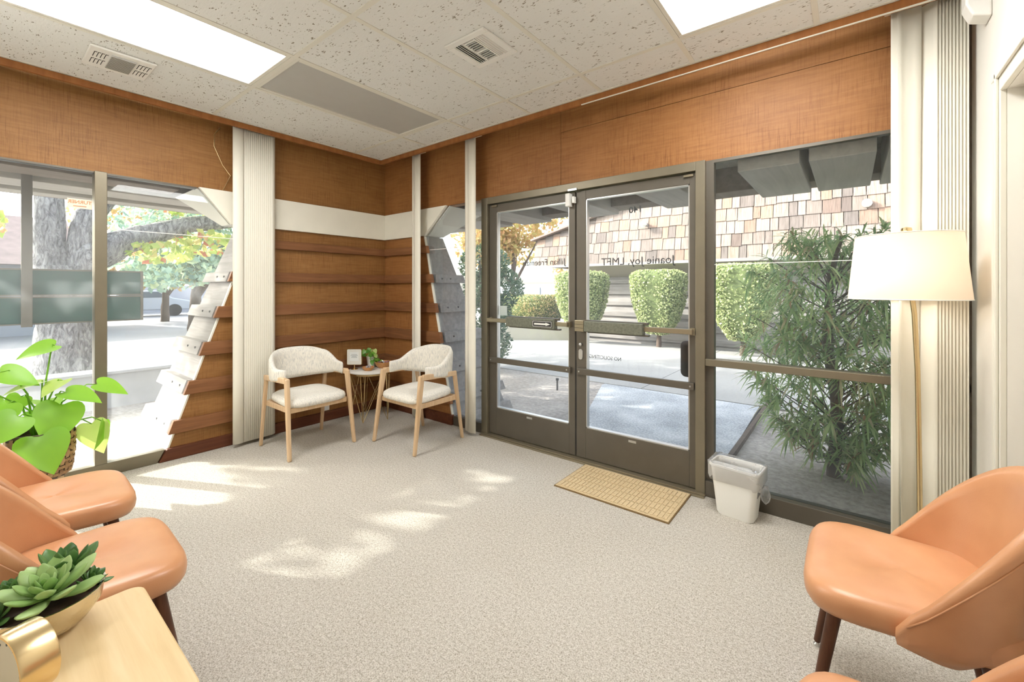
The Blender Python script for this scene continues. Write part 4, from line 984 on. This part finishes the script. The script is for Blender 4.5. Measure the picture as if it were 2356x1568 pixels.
for b0, td, nn, ln, wd, pale in PL:
    lb = (b0[0]-0.36, b0[1]+2.645, b0[2])
    q = MB(); q.tube([(lb[0]*0.15, lb[1]*0.15, 0.44), (lb[0]*0.35, lb[1]*0.35, 0.44+(lb[2]-0.44)*0.55+0.04), (lb[0]*0.8, lb[1]*0.8, lb[2]+0.01+0.03*(lb[2] < 0.6)), lb], [0.006, 0.005, 0.0035, 0.003], 7); s_ = q.build('stem', 'leaf_bright', ph, smooth=2)
    q = MB(); heart(q, lb, td, nn, ln, wd, 0.18, 0.15); q.build('leaf', 'leaf_pale' if pale else 'leaf_bright', ph, smooth=2, sub=1)

# ================================================================== OUTSIDE
def leaves(n, sampler, size, seed, aspect=1.6, orient=None):
    r_ = np.random.default_rng(seed); P_ = sampler(r_, n); n = len(P_)
    d = r_.normal(size=(n, 3))
    if orient is not None: d = d*0.6+orient(P_)*1.0
    d /= np.linalg.norm(d, axis=1)[:, None]; e = r_.normal(size=(n, 3)); s_ = np.cross(d, e); s_ /= np.linalg.norm(s_, axis=1)[:, None]+1e-9; t_ = np.cross(s_, d)
    L_ = size*(0.7+0.6*r_.random(n))[:, None]; w_ = L_/aspect
    v0 = P_-t_*L_/2; v1 = P_+s_*w_/2+d*L_*0.08; v2 = P_+t_*L_/2; v3 = P_-s_*w_/2+d*L_*0.08
    V = np.stack([v0, v1, v2, v3], 1).reshape(-1, 3)
    return V, [(4*i, 4*i+1, 4*i+2, 4*i+3) for i in range(n)]
def add_leaves(q, *a, **k):
    V, F = leaves(*a, **k); q.add([tuple(x) for x in V.tolist()], F)
def blobs(bl):
    """sampler over ellipsoid shells: list of (cx,cy,cz,rx,ry,rz)"""
    B_ = np.array(bl)
    def f(r_, n):
        i = r_.choice(len(B_), n, p=(B_[:, 3]*B_[:, 4]*B_[:, 5])**0.67/((B_[:, 3]*B_[:, 4]*B_[:, 5])**0.67).sum())
        d = r_.normal(size=(n, 3)); d /= np.linalg.norm(d, axis=1)[:, None]
        return B_[i, :3]+d*B_[i, 3:]*(0.55+0.45*r_.random(n)**0.5)[:, None]
    return f
struct(MB().box(-60, 60, -60, 60, -0.30, -0.22).build('ground', 'asphalt'), 'pale sunlit street and car park ground', 'ground')
b = MB(); b.box(-2.5, -0.06, YF-6, 0.8, -0.22, -0.045); b.box(-2.5, 1.12, 0.8, 2.7, -0.22, -0.040)
b.prism([(1.12, 0.1, -0.22), (2.28, 0.1, -0.22), (1.38, 2.6, -0.22), (1.38, 2.7, -0.22), (1.12, 2.7, -0.22)], [(1.12, 0.1, -0.040), (2.28, 0.1, -0.040), (1.38, 2.6, -0.040), (1.38, 2.7, -0.040), (1.12, 2.7, -0.040)])
b.box(3.37, 7, 0.1, 3.2, -0.22, -0.050)
tag(b.build('dirt_bed', 'dirt'), 'bare dirt planting beds along the outside of the room', 'dirt bed', None, 'structure')
b = MB(); b.prism([(2.28, 0.10, -0.22), (3.37, 0.10, -0.22), (3.30, 2.69, -0.22), (1.38, 2.69, -0.22), (1.38, 2.6, -0.22)], [(2.28, 0.10, -0.035), (3.37, 0.10, -0.035), (3.30, 2.69, -0.035), (1.38, 2.69, -0.035), (1.38, 2.6, -0.035)])
struct(b.build('path', 'aggregate'), 'pebbled concrete walk leading to the glass doors', 'path')
b = MB()
for k, (x0, x1) in enumerate(((-6.5, -1.0), (-0.99, 1.9), (1.91, 4.9), (4.91, 9))): b.box(x0, x1, 2.7, 7.2, -0.22, -0.030)
struct(b.build('walkway', 'concrete'), 'smooth pale concrete walkway between the two buildings', 'walkway')
b = MB(); b.box(3.35, 3.385, 0.12, 3.2, -0.2, -0.005)
tag(b.build('bed_edging', 'bark_dark'), 'dark wooden edging between pebbled walk and shrub bed', 'edging')
for x, y, h in ((2.05, 0.62, 0.20), (1.05, 1.95, 0.12)):
    b = MB(); b.lathe([(0.012, -0.04), (0.012, h-0.03), (0.02, h-0.03), (0.02, h), (0.0, h)], (x, y, 0), 10, cap=False)
    tag(b.build('sprinkler_riser', 'black'), 'black sprinkler riser in the dirt close to the walk' if h > 0.15 else 'short black sprinkler head farther back in the dirt', 'sprinkler')

# street side: low wall, sign boards, big tree, far tree, cars, houses
b = MB(); b.box(-2.72, -2.5, YF-6, 1.4, -0.22, 0.34); b.box(-2.76, -2.46, YF-6, 1.4, 0.34, 0.375)
tag(b.build('low_wall', 'white_wall_out', bevel=0.006), 'low pale block wall outside the left window', 'low wall')
b = MB(); b.box(-5.0, -2.76, -14, 9, -0.22, -0.12)
struct(b.build('sidewalk', 'concrete'), 'pale sidewalk beyond the low wall', 'sidewalk')
sg = thing('hanging_sign', 'dark green two board sign hanging on posts outside the left window', 'sign', (-0.66, -2.6, 0))
for z0, z1 in ((1.055, 1.243), (1.268, 1.448)):
    q = MB(); q.box(-0.015, 0.015, -1.5, 0.60, z0, z1); q.build('sign_board', 'sign_green', sg)
    q = MB(); q.box(-0.022, 0.022, 0.60, 0.618, z0-0.01, z1+0.012); q.box(-0.022, 0.022, -1.5, 0.60, z1, z1+0.012); q.box(-0.022, 0.022, -1.5, 0.6, z0-0.01, z0); q.build('board_edge', 'sign_edge', sg)
for y in (-0.045, -1.3):
    q = MB(); q.box(0.018, 0.050, y-0.028, y+0.028, 1.03, 2.145); q.build('post', 'sign_edge', sg, bevel=0.003)
# large tree
bt_ = thing('street_tree', 'large rough barked tree with spreading limbs outside the left window', 'tree', (-3.75, -2.15, -0.15))
def trunk(q, pts, rad, seed, n=20, rough=0.10):
    rg = random.Random(seed); P3 = [Vector(p_) for p_ in pts]; fine = []; rf = []
    for i in range(len(P3)-1):
        for k in range(5): u = k/5; fine.append(P3[i].lerp(P3[i+1], u)); rf.append(rad[i]*(1-u)+rad[i+1]*u)
    fine.append(P3[-1]); rf.append(rad[-1])
    o = len(q.v); q.tube(fine, rf, n)
    for k in range(o, len(q.v)):
        i = (k-o)//n; c = fine[min(i, len(fine)-1)]; v = Vector(q.v[k]); d = v-c
        q.v[k] = tuple(c+d*(1+rg.uniform(-rough, rough)))
q = MB(); trunk(q, [(0, 0, -0.1), (0, 0, 0.15), (0.02, 0, 0.6), (0.0, 0.02, 1.2), (0, 0.02, 1.75)], [0.40, 0.31, 0.265, 0.25, 0.27], 1); q.build('trunk', 'bark', bt_, smooth=2)
q = MB(); trunk(q, [(0, -0.06, 1.35), (-0.01, -0.12, 2.0), (-0.04, -0.13, 3.0), (-0.3, -0.3, 5.2)], [0.20, 0.145, 0.135, 0.10], 2); q.build('limb', 'bark', bt_, smooth=2)
q = MB(); trunk(q, [(0.02, 0.08, 1.3), (0.05, 0.22, 1.85), (0.05, 0.60, 2.12), (0.1, 1.3, 2.42), (0.2, 2.3, 2.62), (0.1, 3.3, 2.4), (0, 4.2, 2.3)], [0.20, 0.20, 0.165, 0.12, 0.09, 0.07, 0.05], 3); q.build('limb', 'bark', bt_, smooth=2)
q = MB(); trunk(q, [(0.0, 0.10, 1.5), (0.0, 0.22, 2.4), (-0.2, 0.9, 3.6), (-0.6, 2.2, 4.8)], [0.18, 0.15, 0.11, 0.07], 4); q.build('limb', 'bark', bt_, smooth=2)
q = MB(); bl = [(0.1, 1.9, 2.95, 1.0, 0.7, 0.40), (0.1, 2.9, 2.6, 0.9, 0.7, 0.40), (0.0, 3.9, 2.5, 1.0, 0.9, 0.5), (0.1, 3.4, 2.05, 0.7, 0.6, 0.26), (0.2, 2.4, 2.25, 0.6, 0.5, 0.22), (0.1, 1.5, 2.15, 0.5, 0.45, 0.18), (-0.3, 4.5, 1.9, 0.5, 0.5, 0.3), (-0.7, -0.75, 2.30, 0.45, 0.30, 0.28), (-0.6, -1.8, 3.5, 0.7, 0.8, 0.40), (0.1, 0.95, 1.98, 0.45, 0.42, 0.16), (0.0, 1.1, 2.72, 0.5, 0.5, 0.16),
      (-0.8, -2.6, 4.6, 1.6, 1.3, 0.8), (-1.0, 2.4, 4.8, 2.0, 2.2, 0.9), (-1.5, 0.2, 5.8, 2.0, 2.0, 0.9)]
add_leaves(q, 13500, blobs(bl), 0.115, 21, 1.15); fo = q.build('foliage', 'leaf_maple', bt_); fo['kind'] = 'stuff'
def small_tree(name, label, loc, trunk_h, r_, h, mat, n, seed, size=0.10, kind='tree', core=False, tr=0.1, group=None):
    t = thing(name, label, kind, loc, 0, group)
    rg = random.Random(seed); q = MB(); trunk(q, [(0, 0, -0.1), (0.03, 0.02, trunk_h*0.6), (0.1, 0.1, trunk_h+h*0.4)], [tr, tr*0.8, tr*0.4], seed, 10)
    for k in range(3):
        a = rg.uniform(0, 6.28); trunk(q, [(0.05, 0.05, trunk_h*0.8), (r_*0.5*math.cos(a), r_*0.5*math.sin(a), trunk_h+h*0.4)], [tr*0.5, tr*0.2], seed+k, 8)
    q.build('trunk', 'bark_dark', t, smooth=2)
    bl = [(rg.uniform(-.5, .5)*r_, rg.uniform(-.5, .5)*r_, trunk_h+h*rg.uniform(0.2, 0.8), r_*rg.uniform(.4, .65), r_*rg.uniform(.4, .65), h*rg.uniform(.2, .35)) for _ in range(9)]
    q = MB(); add_leaves(q, n, blobs(bl), size, seed); f = q.build('foliage', mat, t); f['kind'] = 'stuff'
    return t
small_tree('far_tree', 'round blue green tree across the street seen right of the sign', (-14.6, 2.2, -0.22), 1.5, 2.6, 3.4, 'leaf_far', 4600, 31, 0.24, tr=0.22)
small_tree('far_tree', 'pale tree across the street behind the sign board end', (-21, 2.8, -0.22), 1.5, 3.0, 5.0, 'leaf_orange', 2400, 32, 0.34, tr=0.18)
small_tree('far_tree', 'leafy tree across the street at the far left edge of the window', (-12.5, -5.6, -0.22), 1.6, 1.7, 2.8, 'leaf_far', 2600, 33, 0.28, tr=0.18)
def car(label, loc, rz, mat):
    t = thing('parked_car', label, 'car', loc, rz)
    q = MB(); prof = [(-2.2, 0.35), (-2.25, 0.75), (-2.0, 0.95), (-1.3, 1.0), (-0.8, 1.40), (0.7, 1.42), (1.3, 1.02), (2.1, 0.85), (2.25, 0.6), (2.2, 0.35)]
    q.prism([(x, -0.85, z) for x, z in prof], [(x, 0.85, z) for x, z in prof]); q.build('body', mat, t, bevel=0.06, seg=3)
    q = MB(); g = [(-1.15, 1.02), (-0.75, 1.34), (0.65, 1.36), (1.1, 1.04)]; q.prism([(x, -0.862, z) for x, z in g], [(x, 0.862, z) for x, z in g]); q.build('side_windows', 'car_glass', t)
    for x in (-1.4, 1.4):
        for y in (-0.78, 0.78):
            q = MB(); q.M = Matrix.Translation((x, y, 0.33)) @ Matrix.Rotation(R(90), 4, 'X'); q.lathe([(0, -0.1), (0.33, -0.1), (0.33, 0.1), (0, 0.1)], n=20, cap=False); q.build('wheel', 'rubber', t)
    return t
car('white car parked across the street right of the far tree trunk', (-26.8, 8.4, -0.22), R(80), 'car_white')
car('pale blue car parked across the street between tree and sign', (-26.8, 3.0, -0.22), R(88), 'car_blue')
b = MB(); b.box(-31.3, -31, -34, 24, -0.22, 1.5)
tag(b.build('boundary_wall', 'far_wall'), 'long pale boundary wall on the far side of the street', 'wall')
hs_ = thing('far_house', 'low house with pale brown roof across the street at left', 'house', (-20, -6.0, -0.22))
q = MB(); q.box(-3, 3, -5, 5, 0, 2.3); q.build('walls', 'far_wall', hs_)
q = MB(); q.prism([(3.5, -5.5, 2.3), (-3.5, -5.5, 2.3), (0, -5.5, 4.2)], [(3.5, 5.5, 2.3), (-3.5, 5.5, 2.3), (0, 5.5, 4.2)]); q.build('roof', 'far_roof', hs_)

# building across the walkway
ob = thing('shingled_building', 'building across the walkway with a shake shingle mansard and grey board walls', 'building', (0, 0, 0))
q = MB(); rg = random.Random(9); YB = 7.3
q2 = MB()
row = 0; z = 1.96
while z < 4.5:
    rh = 0.275; x = -3.15+rg.uniform(0, .1)
    lean = 0.12*(z-1.96)
    while x < 8.5:
        w = rg.uniform(0.13, 0.30); ztop_ = min(z+rh+0.05, 2.70+0.26*(x+3.125))
        jit = rg.uniform(-0.018, 0.014)
        if ztop_ > z+0.05:
            yb, yt = YB+lean-0.028, YB+lean+0.12*rh+0.004
            q.hexa([(x, yb, z+jit), (x+w-0.013, yb, z+jit), (x+w-0.013, yb+0.02, z+jit), (x, yb+0.02, z+jit), (x, yt-0.006, ztop_), (x+w-0.013, yt-0.006, ztop_), (x+w-0.013, yt+0.01, ztop_), (x, yt+0.01, ztop_)])
        x += w
    z += rh; row += 1
q.build('mansard_shingles', 'shingle', ob)
q = MB()
zt = lambda x: min(4.6, 2.70+0.26*(x+3.125))
q.prism([(-3.12, YB+0.015, 1.95), (8.5, YB+0.015, 1.95), (8.5, YB+0.33, 4.6), (4.2, YB+0.33, 4.6), (-3.12, YB+0.105, 2.70)], [(-3.12, YB+2.5, 1.95), (8.5, YB+2.5, 1.95), (8.5, YB+2.5, 4.6), (4.2, YB+2.5, 4.6), (-3.12, YB+2.5, 2.70)])
q.build('mansard_core', 'bark_dark', ob)
q = MB(); q.hexa([(-3.2, YB-0.06, 2.69), (4.2, YB+0.16, 4.60), (4.2, YB+2.6, 4.60), (-3.2, YB+2.6, 2.69), (-3.2, YB-0.06, 2.74), (4.2, YB+0.16, 4.65), (4.2, YB+2.6, 4.65), (-3.2, YB+2.6, 2.74)]); q.build('roof_edge', 'far_roof', ob)
q = MB(); q.box(-3.15, 8.5, YB-0.04, YB+0.01, 1.90, 1.965); q.build('fascia', 'weathered', ob)
q = MB(); q.hexa([(-1.9, YB, 1.90), (8.5, YB, 1.90), (8.5, 8.1, 1.62), (-1.2, 8.1, 1.62), (-1.9, YB, 1.93), (8.5, YB, 1.93), (8.5, 8.1, 1.93), (-1.2, 8.1, 1.93)]); q.build('soffit', 'beige_soffit', ob)
q = MB(); q.prism([(-1.9, 7.75, -0.2), (8.5, 7.75, -0.2), (8.5, 8.1, 1.65), (-1.3, 8.1, 1.65)], [(-1.9, 9.8, -0.2), (8.5, 9.8, -0.2), (8.5, 9.8, 1.65), (-1.3, 9.8, 1.65)]); q.build('board_wall', 'weathered', ob)
q = MB()
for k in range(6):
    z = 0.0+0.29*k; yy = 7.75+0.35*(z+0.2)/1.85
    q.box(-1.95+0.1*k, 8.5, yy-0.06, yy+0.05, z, z+0.10)
q.build('battens', 'weathered', ob)
sc_ = thing('security_camera', 'white dome security camera mounted on the shingles', 'security camera', (4.36, YB+0.07, 2.885))
q = MB(); q.M = Matrix.Rotation(R(90), 4, 'X'); q.lathe([(0, -0.0), (0.075, 0.0), (0.078, 0.05), (0.065, 0.075), (0.04, 0.10), (0, 0.11)], n=24, cap=False); q.build('dome_housing', 'white_plastic', sc_, smooth=True)
q = MB(); q.M = Matrix.Translation((0, -0.085, 0)) @ Matrix.Rotation(R(90), 4, 'X'); q.lathe([(0, 0.0), (0.035, 0.0), (0.033, 0.02), (0, 0.034)], n=16, cap=False); q.build('lens', 'camera_dome', sc_, smooth=True)
q = MB(); q.lathe([(0, 0.0), (0.05, 0.0), (0.05, 0.02), (0.085, 0.05), (0.085, 0.08), (0.03, 0.16), (0, 0.16)], (0.17, YB-0.06, 2.80), 16, cap=False); q.box(0.14, 0.20, YB-0.02, YB+0.10, 2.86, 2.92)
tag(q.build('wall_light', 'white_plastic', smooth=True), 'small white spotlight fixed on the shingle mansard', 'wall light')

def hedge(name, label, loc, rings, n, seed, mat='leaf_hedge', stem=True, size=0.05, group=None):
    """clipped shrub: rings = [(z, half x, half y)] as a rounded loft"""
    t = thing(name, label, 'shrub', loc, 0, group)
    q = MB(); vs = []; K = 20
    def pt(a, hx, hy, z):
        c, s_ = math.cos(a), math.sin(a); return (math.copysign(abs(c)**0.6, c)*hx, math.copysign(abs(s_)**0.6, s_)*hy, z)
    for z, hx, hy in rings:
        for k in range(K): vs.append(pt(2*math.pi*k/K, hx*0.93, hy*0.93, z))
    q.add(vs, [(j*K+k, j*K+(k+1) % K, (j+1)*K+(k+1) % K, (j+1)*K+k) for j in range(len(rings)-1) for k in range(K)]+[tuple(range(K))[::-1], tuple(range((len(rings)-1)*K, len(rings)*K))])
    q.build('hedge_core', 'hedge_core', t, smooth=2)
    zs = [r_[0] for r_ in rings]
    def samp(r_, n_):
        z = r_.uniform(zs[0], zs[-1], n_); a = r_.uniform(0, 2*np.pi, n_); hx = np.interp(z, zs, [q_[1] for q_ in rings]); hy = np.interp(z, zs, [q_[2] for q_ in rings])
        c, s_ = np.cos(a), np.sin(a); k = 0.97+0.10*r_.random(n_)
        side = np.stack([np.sign(c)*np.abs(c)**0.6*hx*k, np.sign(s_)*np.abs(s_)**0.6*hy*k, z], 1)
        top = r_.random(n_) < 0.15; u = r_.random(n_)
        tp = np.stack([np.sign(c)*np.abs(c)**0.6*rings[-1][1]*u, np.sign(s_)*np.abs(s_)**0.6*rings[-1][2]*u, np.full(n_, zs[-1])+0.03*r_.random(n_)], 1)
        return np.where(top[:, None], tp, side)
    q = MB(); add_leaves(q, n, samp, size, seed, 1.4); f = q.build('foliage', mat, t); f['kind'] = 'stuff'
    if stem: q = MB(); trunk(q, [(0, 0, -0.12), (0.02, 0, 0.25), (0, 0, zs[0]+0.3)], [0.07, 0.05, 0.06], seed, 10); q.build('trunk', 'bark_dark', t, smooth=2)
    return t
TOP = [(0.30, 0.22, 0.2), (0.6, 0.42, 0.36), (1.0, 0.55, 0.45), (1.5, 0.60, 0.5), (1.68, 0.58, 0.48), (1.74, 0.48, 0.4)]
hedge('clipped_shrub', 'clipped square topped shrub seen where the two doors meet', (-1.17, 6.62, -0.03), [(a, b_*1.02, c) for a, b_, c in TOP], 6500, 41)
hedge('clipped_shrub', 'clipped wedge shaped shrub seen through the right door leaf', (0.64, 6.95, -0.03), [(a, b_*0.95, c) for a, b_, c in TOP], 6500, 42)
hedge('clipped_shrub', 'clipped rounded shrub seen at the left of the right window', (2.42, 6.70, -0.03), [(a*1.04, b_*0.98, c) for a, b_, c in TOP], 6500, 43)
hedge('low_hedge', 'low clipped hedge growing behind the plank planter wall', (-3.9, 8.1, -0.03), [(0.42, 1.1, 0.9), (0.9, 1.25, 1.0), (1.12, 1.1, 0.85)], 6500, 44, 'leaf_lowhedge', False)
pw = MB(); pw.prism([(-4.6, 4.6, -0.05), (-2.15, 6.45, -0.05), (-1.55, 6.9, -0.05), (-1.55, 7.2, -0.05), (-4.8, 7.2, -0.05)], [(-4.6, 4.6, 0.36), (-2.15, 6.45, 0.36), (-1.55, 6.9, 0.36), (-1.55, 7.2, 0.36), (-4.8, 7.2, 0.36)])
tag(pw.build('planter_wall', 'beige_soffit', bevel=0.01), 'low plank planter wall at the back left of the walkway', 'planter wall')
# leafy shrub behind the corner pier
t = thing('leafy_shrub', 'tall dark green leafy shrub left of the glass doors', 'shrub', (-0.78, 2.55, -0.04))
q = MB(); 
for k in range(5):
    a = k*1.3; trunk(q, [(0.05*math.cos(a), 0.05*math.sin(a), -0.05), (0.2*math.cos(a), 0.2*math.sin(a), 1.0), (0.35*math.cos(a), 0.35*math.sin(a), 1.9)], [0.035, 0.025, 0.012], 50+k, 8)
q.build('stems', 'bark_dark', t, smooth=2)
q = MB(); add_leaves(q, 5200, blobs([(0, 0, 1.75, 0.45, 0.45, 0.36), (0.1, 0.1, 1.35, 0.55, 0.5, 0.4), (-0.1, 0.1, 0.9, 0.5, 0.5, 0.4), (0.15, -0.1, 0.45, 0.42, 0.4, 0.35)]), 0.085, 61, 2.4); f = q.build('foliage', 'leaf_dark', t); f['kind'] = 'stuff'
# autumn trees and garages behind
small_tree('autumn_tree', 'yellow orange autumn tree behind the low hedge', (-11.6, 17.0, -0.2), 2.0, 3.4, 5.2, 'leaf_orange', 4200, 71, 0.30, tr=0.2)
small_tree('autumn_tree', 'smaller golden tree to the right behind the clipped shrub', (-5.6, 15.8, -0.2), 1.6, 2.2, 3.4, 'leaf_orange', 2200, 72, 0.26, tr=0.15)
small_tree('autumn_tree', 'slender green tree among the autumn trees', (-9.6, 23.0, -0.2), 1.3, 1.6, 5.2, 'leaf_far', 1500, 73, 0.28, tr=0.12)
g = thing('garage_row', 'low grey garage block far behind the low hedge', 'building', (-14, 27, -0.2))
q = MB(); q.box(-9, 12, 0, 3, 0, 1.9); q.build('walls', 'far_wall', g)
for k in range(9): q = MB(); q.box(-8.5+2.2*k, -6.8+2.2*k, -0.05, 0.0, 0.0, 1.6); q.build('garage_door', 'vinyl_grey', g)

# long leaved podocarpus shrub just outside the right window
po = thing('podocarpus_shrub', 'tall narrow leaved shrub directly outside the right window', 'shrub', (4.02, 0.98, -0.05))
q = MB(); trunk(q, [(0, 0, -0.05), (0.02, 0.01, 0.5), (-0.04, 0, 1.0), (-0.02, 0.05, 1.45), (0.05, 0.05, 1.75)], [0.045, 0.038, 0.032, 0.022, 0.012], 81, 10)
q.build('trunk', 'bark_dark', po, smooth=2)
rg = random.Random(82); q = MB(); lf = MB()
def ribbon(base, d, ln, wd, droop):
    base = Vector(base); d = Vector(d).normalized(); s_ = d.cross(Vector((rg.uniform(-.3, .3), rg.uniform(-.3, .3), 1))).normalized(); vs = []
    for i in range(5):
        u = i/4; w = wd*(0.35+1.3*u*(1-u)*2)*(1-u**6); c = base+d*(ln*u)+Vector((0, 0, -droop*ln*u*u)); vs += [tuple(c-s_*w/2), tuple(c+s_*w/2)]
    lf.add(vs, [(2*i, 2*i+1, 2*i+3, 2*i+2) for i in range(4)])
ncl = 400
for k in range(ncl):
    z = 0.10+1.62*(k+0.5)/ncl; prof_ = 0.16+0.42*math.sin(math.pi*min(1, (z/1.9))**0.75)**0.7
    prof_ = 0.22+0.33*min(1, z/0.7) if z < 0.9 else (0.55 if z < 1.35 else 0.55-0.40*((z-1.35)/0.5)**1.5)
    a = rg.uniform(0, 6.28); rr_ = prof_*math.sqrt(rg.uniform(0.08, 1.0)); ex = 1.08
    c = Vector((rr_*ex*math.cos(a), rr_*0.85*math.sin(a), z+0.05))
    if k % 4 == 0: q.tube([(0, 0, max(0.1, z-0.25)), (c.x*0.6, c.y*0.6, z-0.08), tuple(c)], [0.006, 0.004, 0.003], 5)
    out = Vector((math.cos(a)*0.7, math.sin(a)*0.7, 0.75)).normalized()
    for j in range(20):
        d = Vector((rg.gauss(0, 1), rg.gauss(0, 1), rg.gauss(0, 1))).normalized()*0.85+out*0.55
        ribbon(c+out*rg.uniform(-0.07, 0.03), d, rg.uniform(0.09, 0.17), rg.uniform(0.012, 0.018), rg.uniform(0.2, 0.7))
q.build('branches', 'bark_dark', po, smooth=2); f = lf.build('foliage', 'leaf_podo', po); f['kind'] = 'stuff'
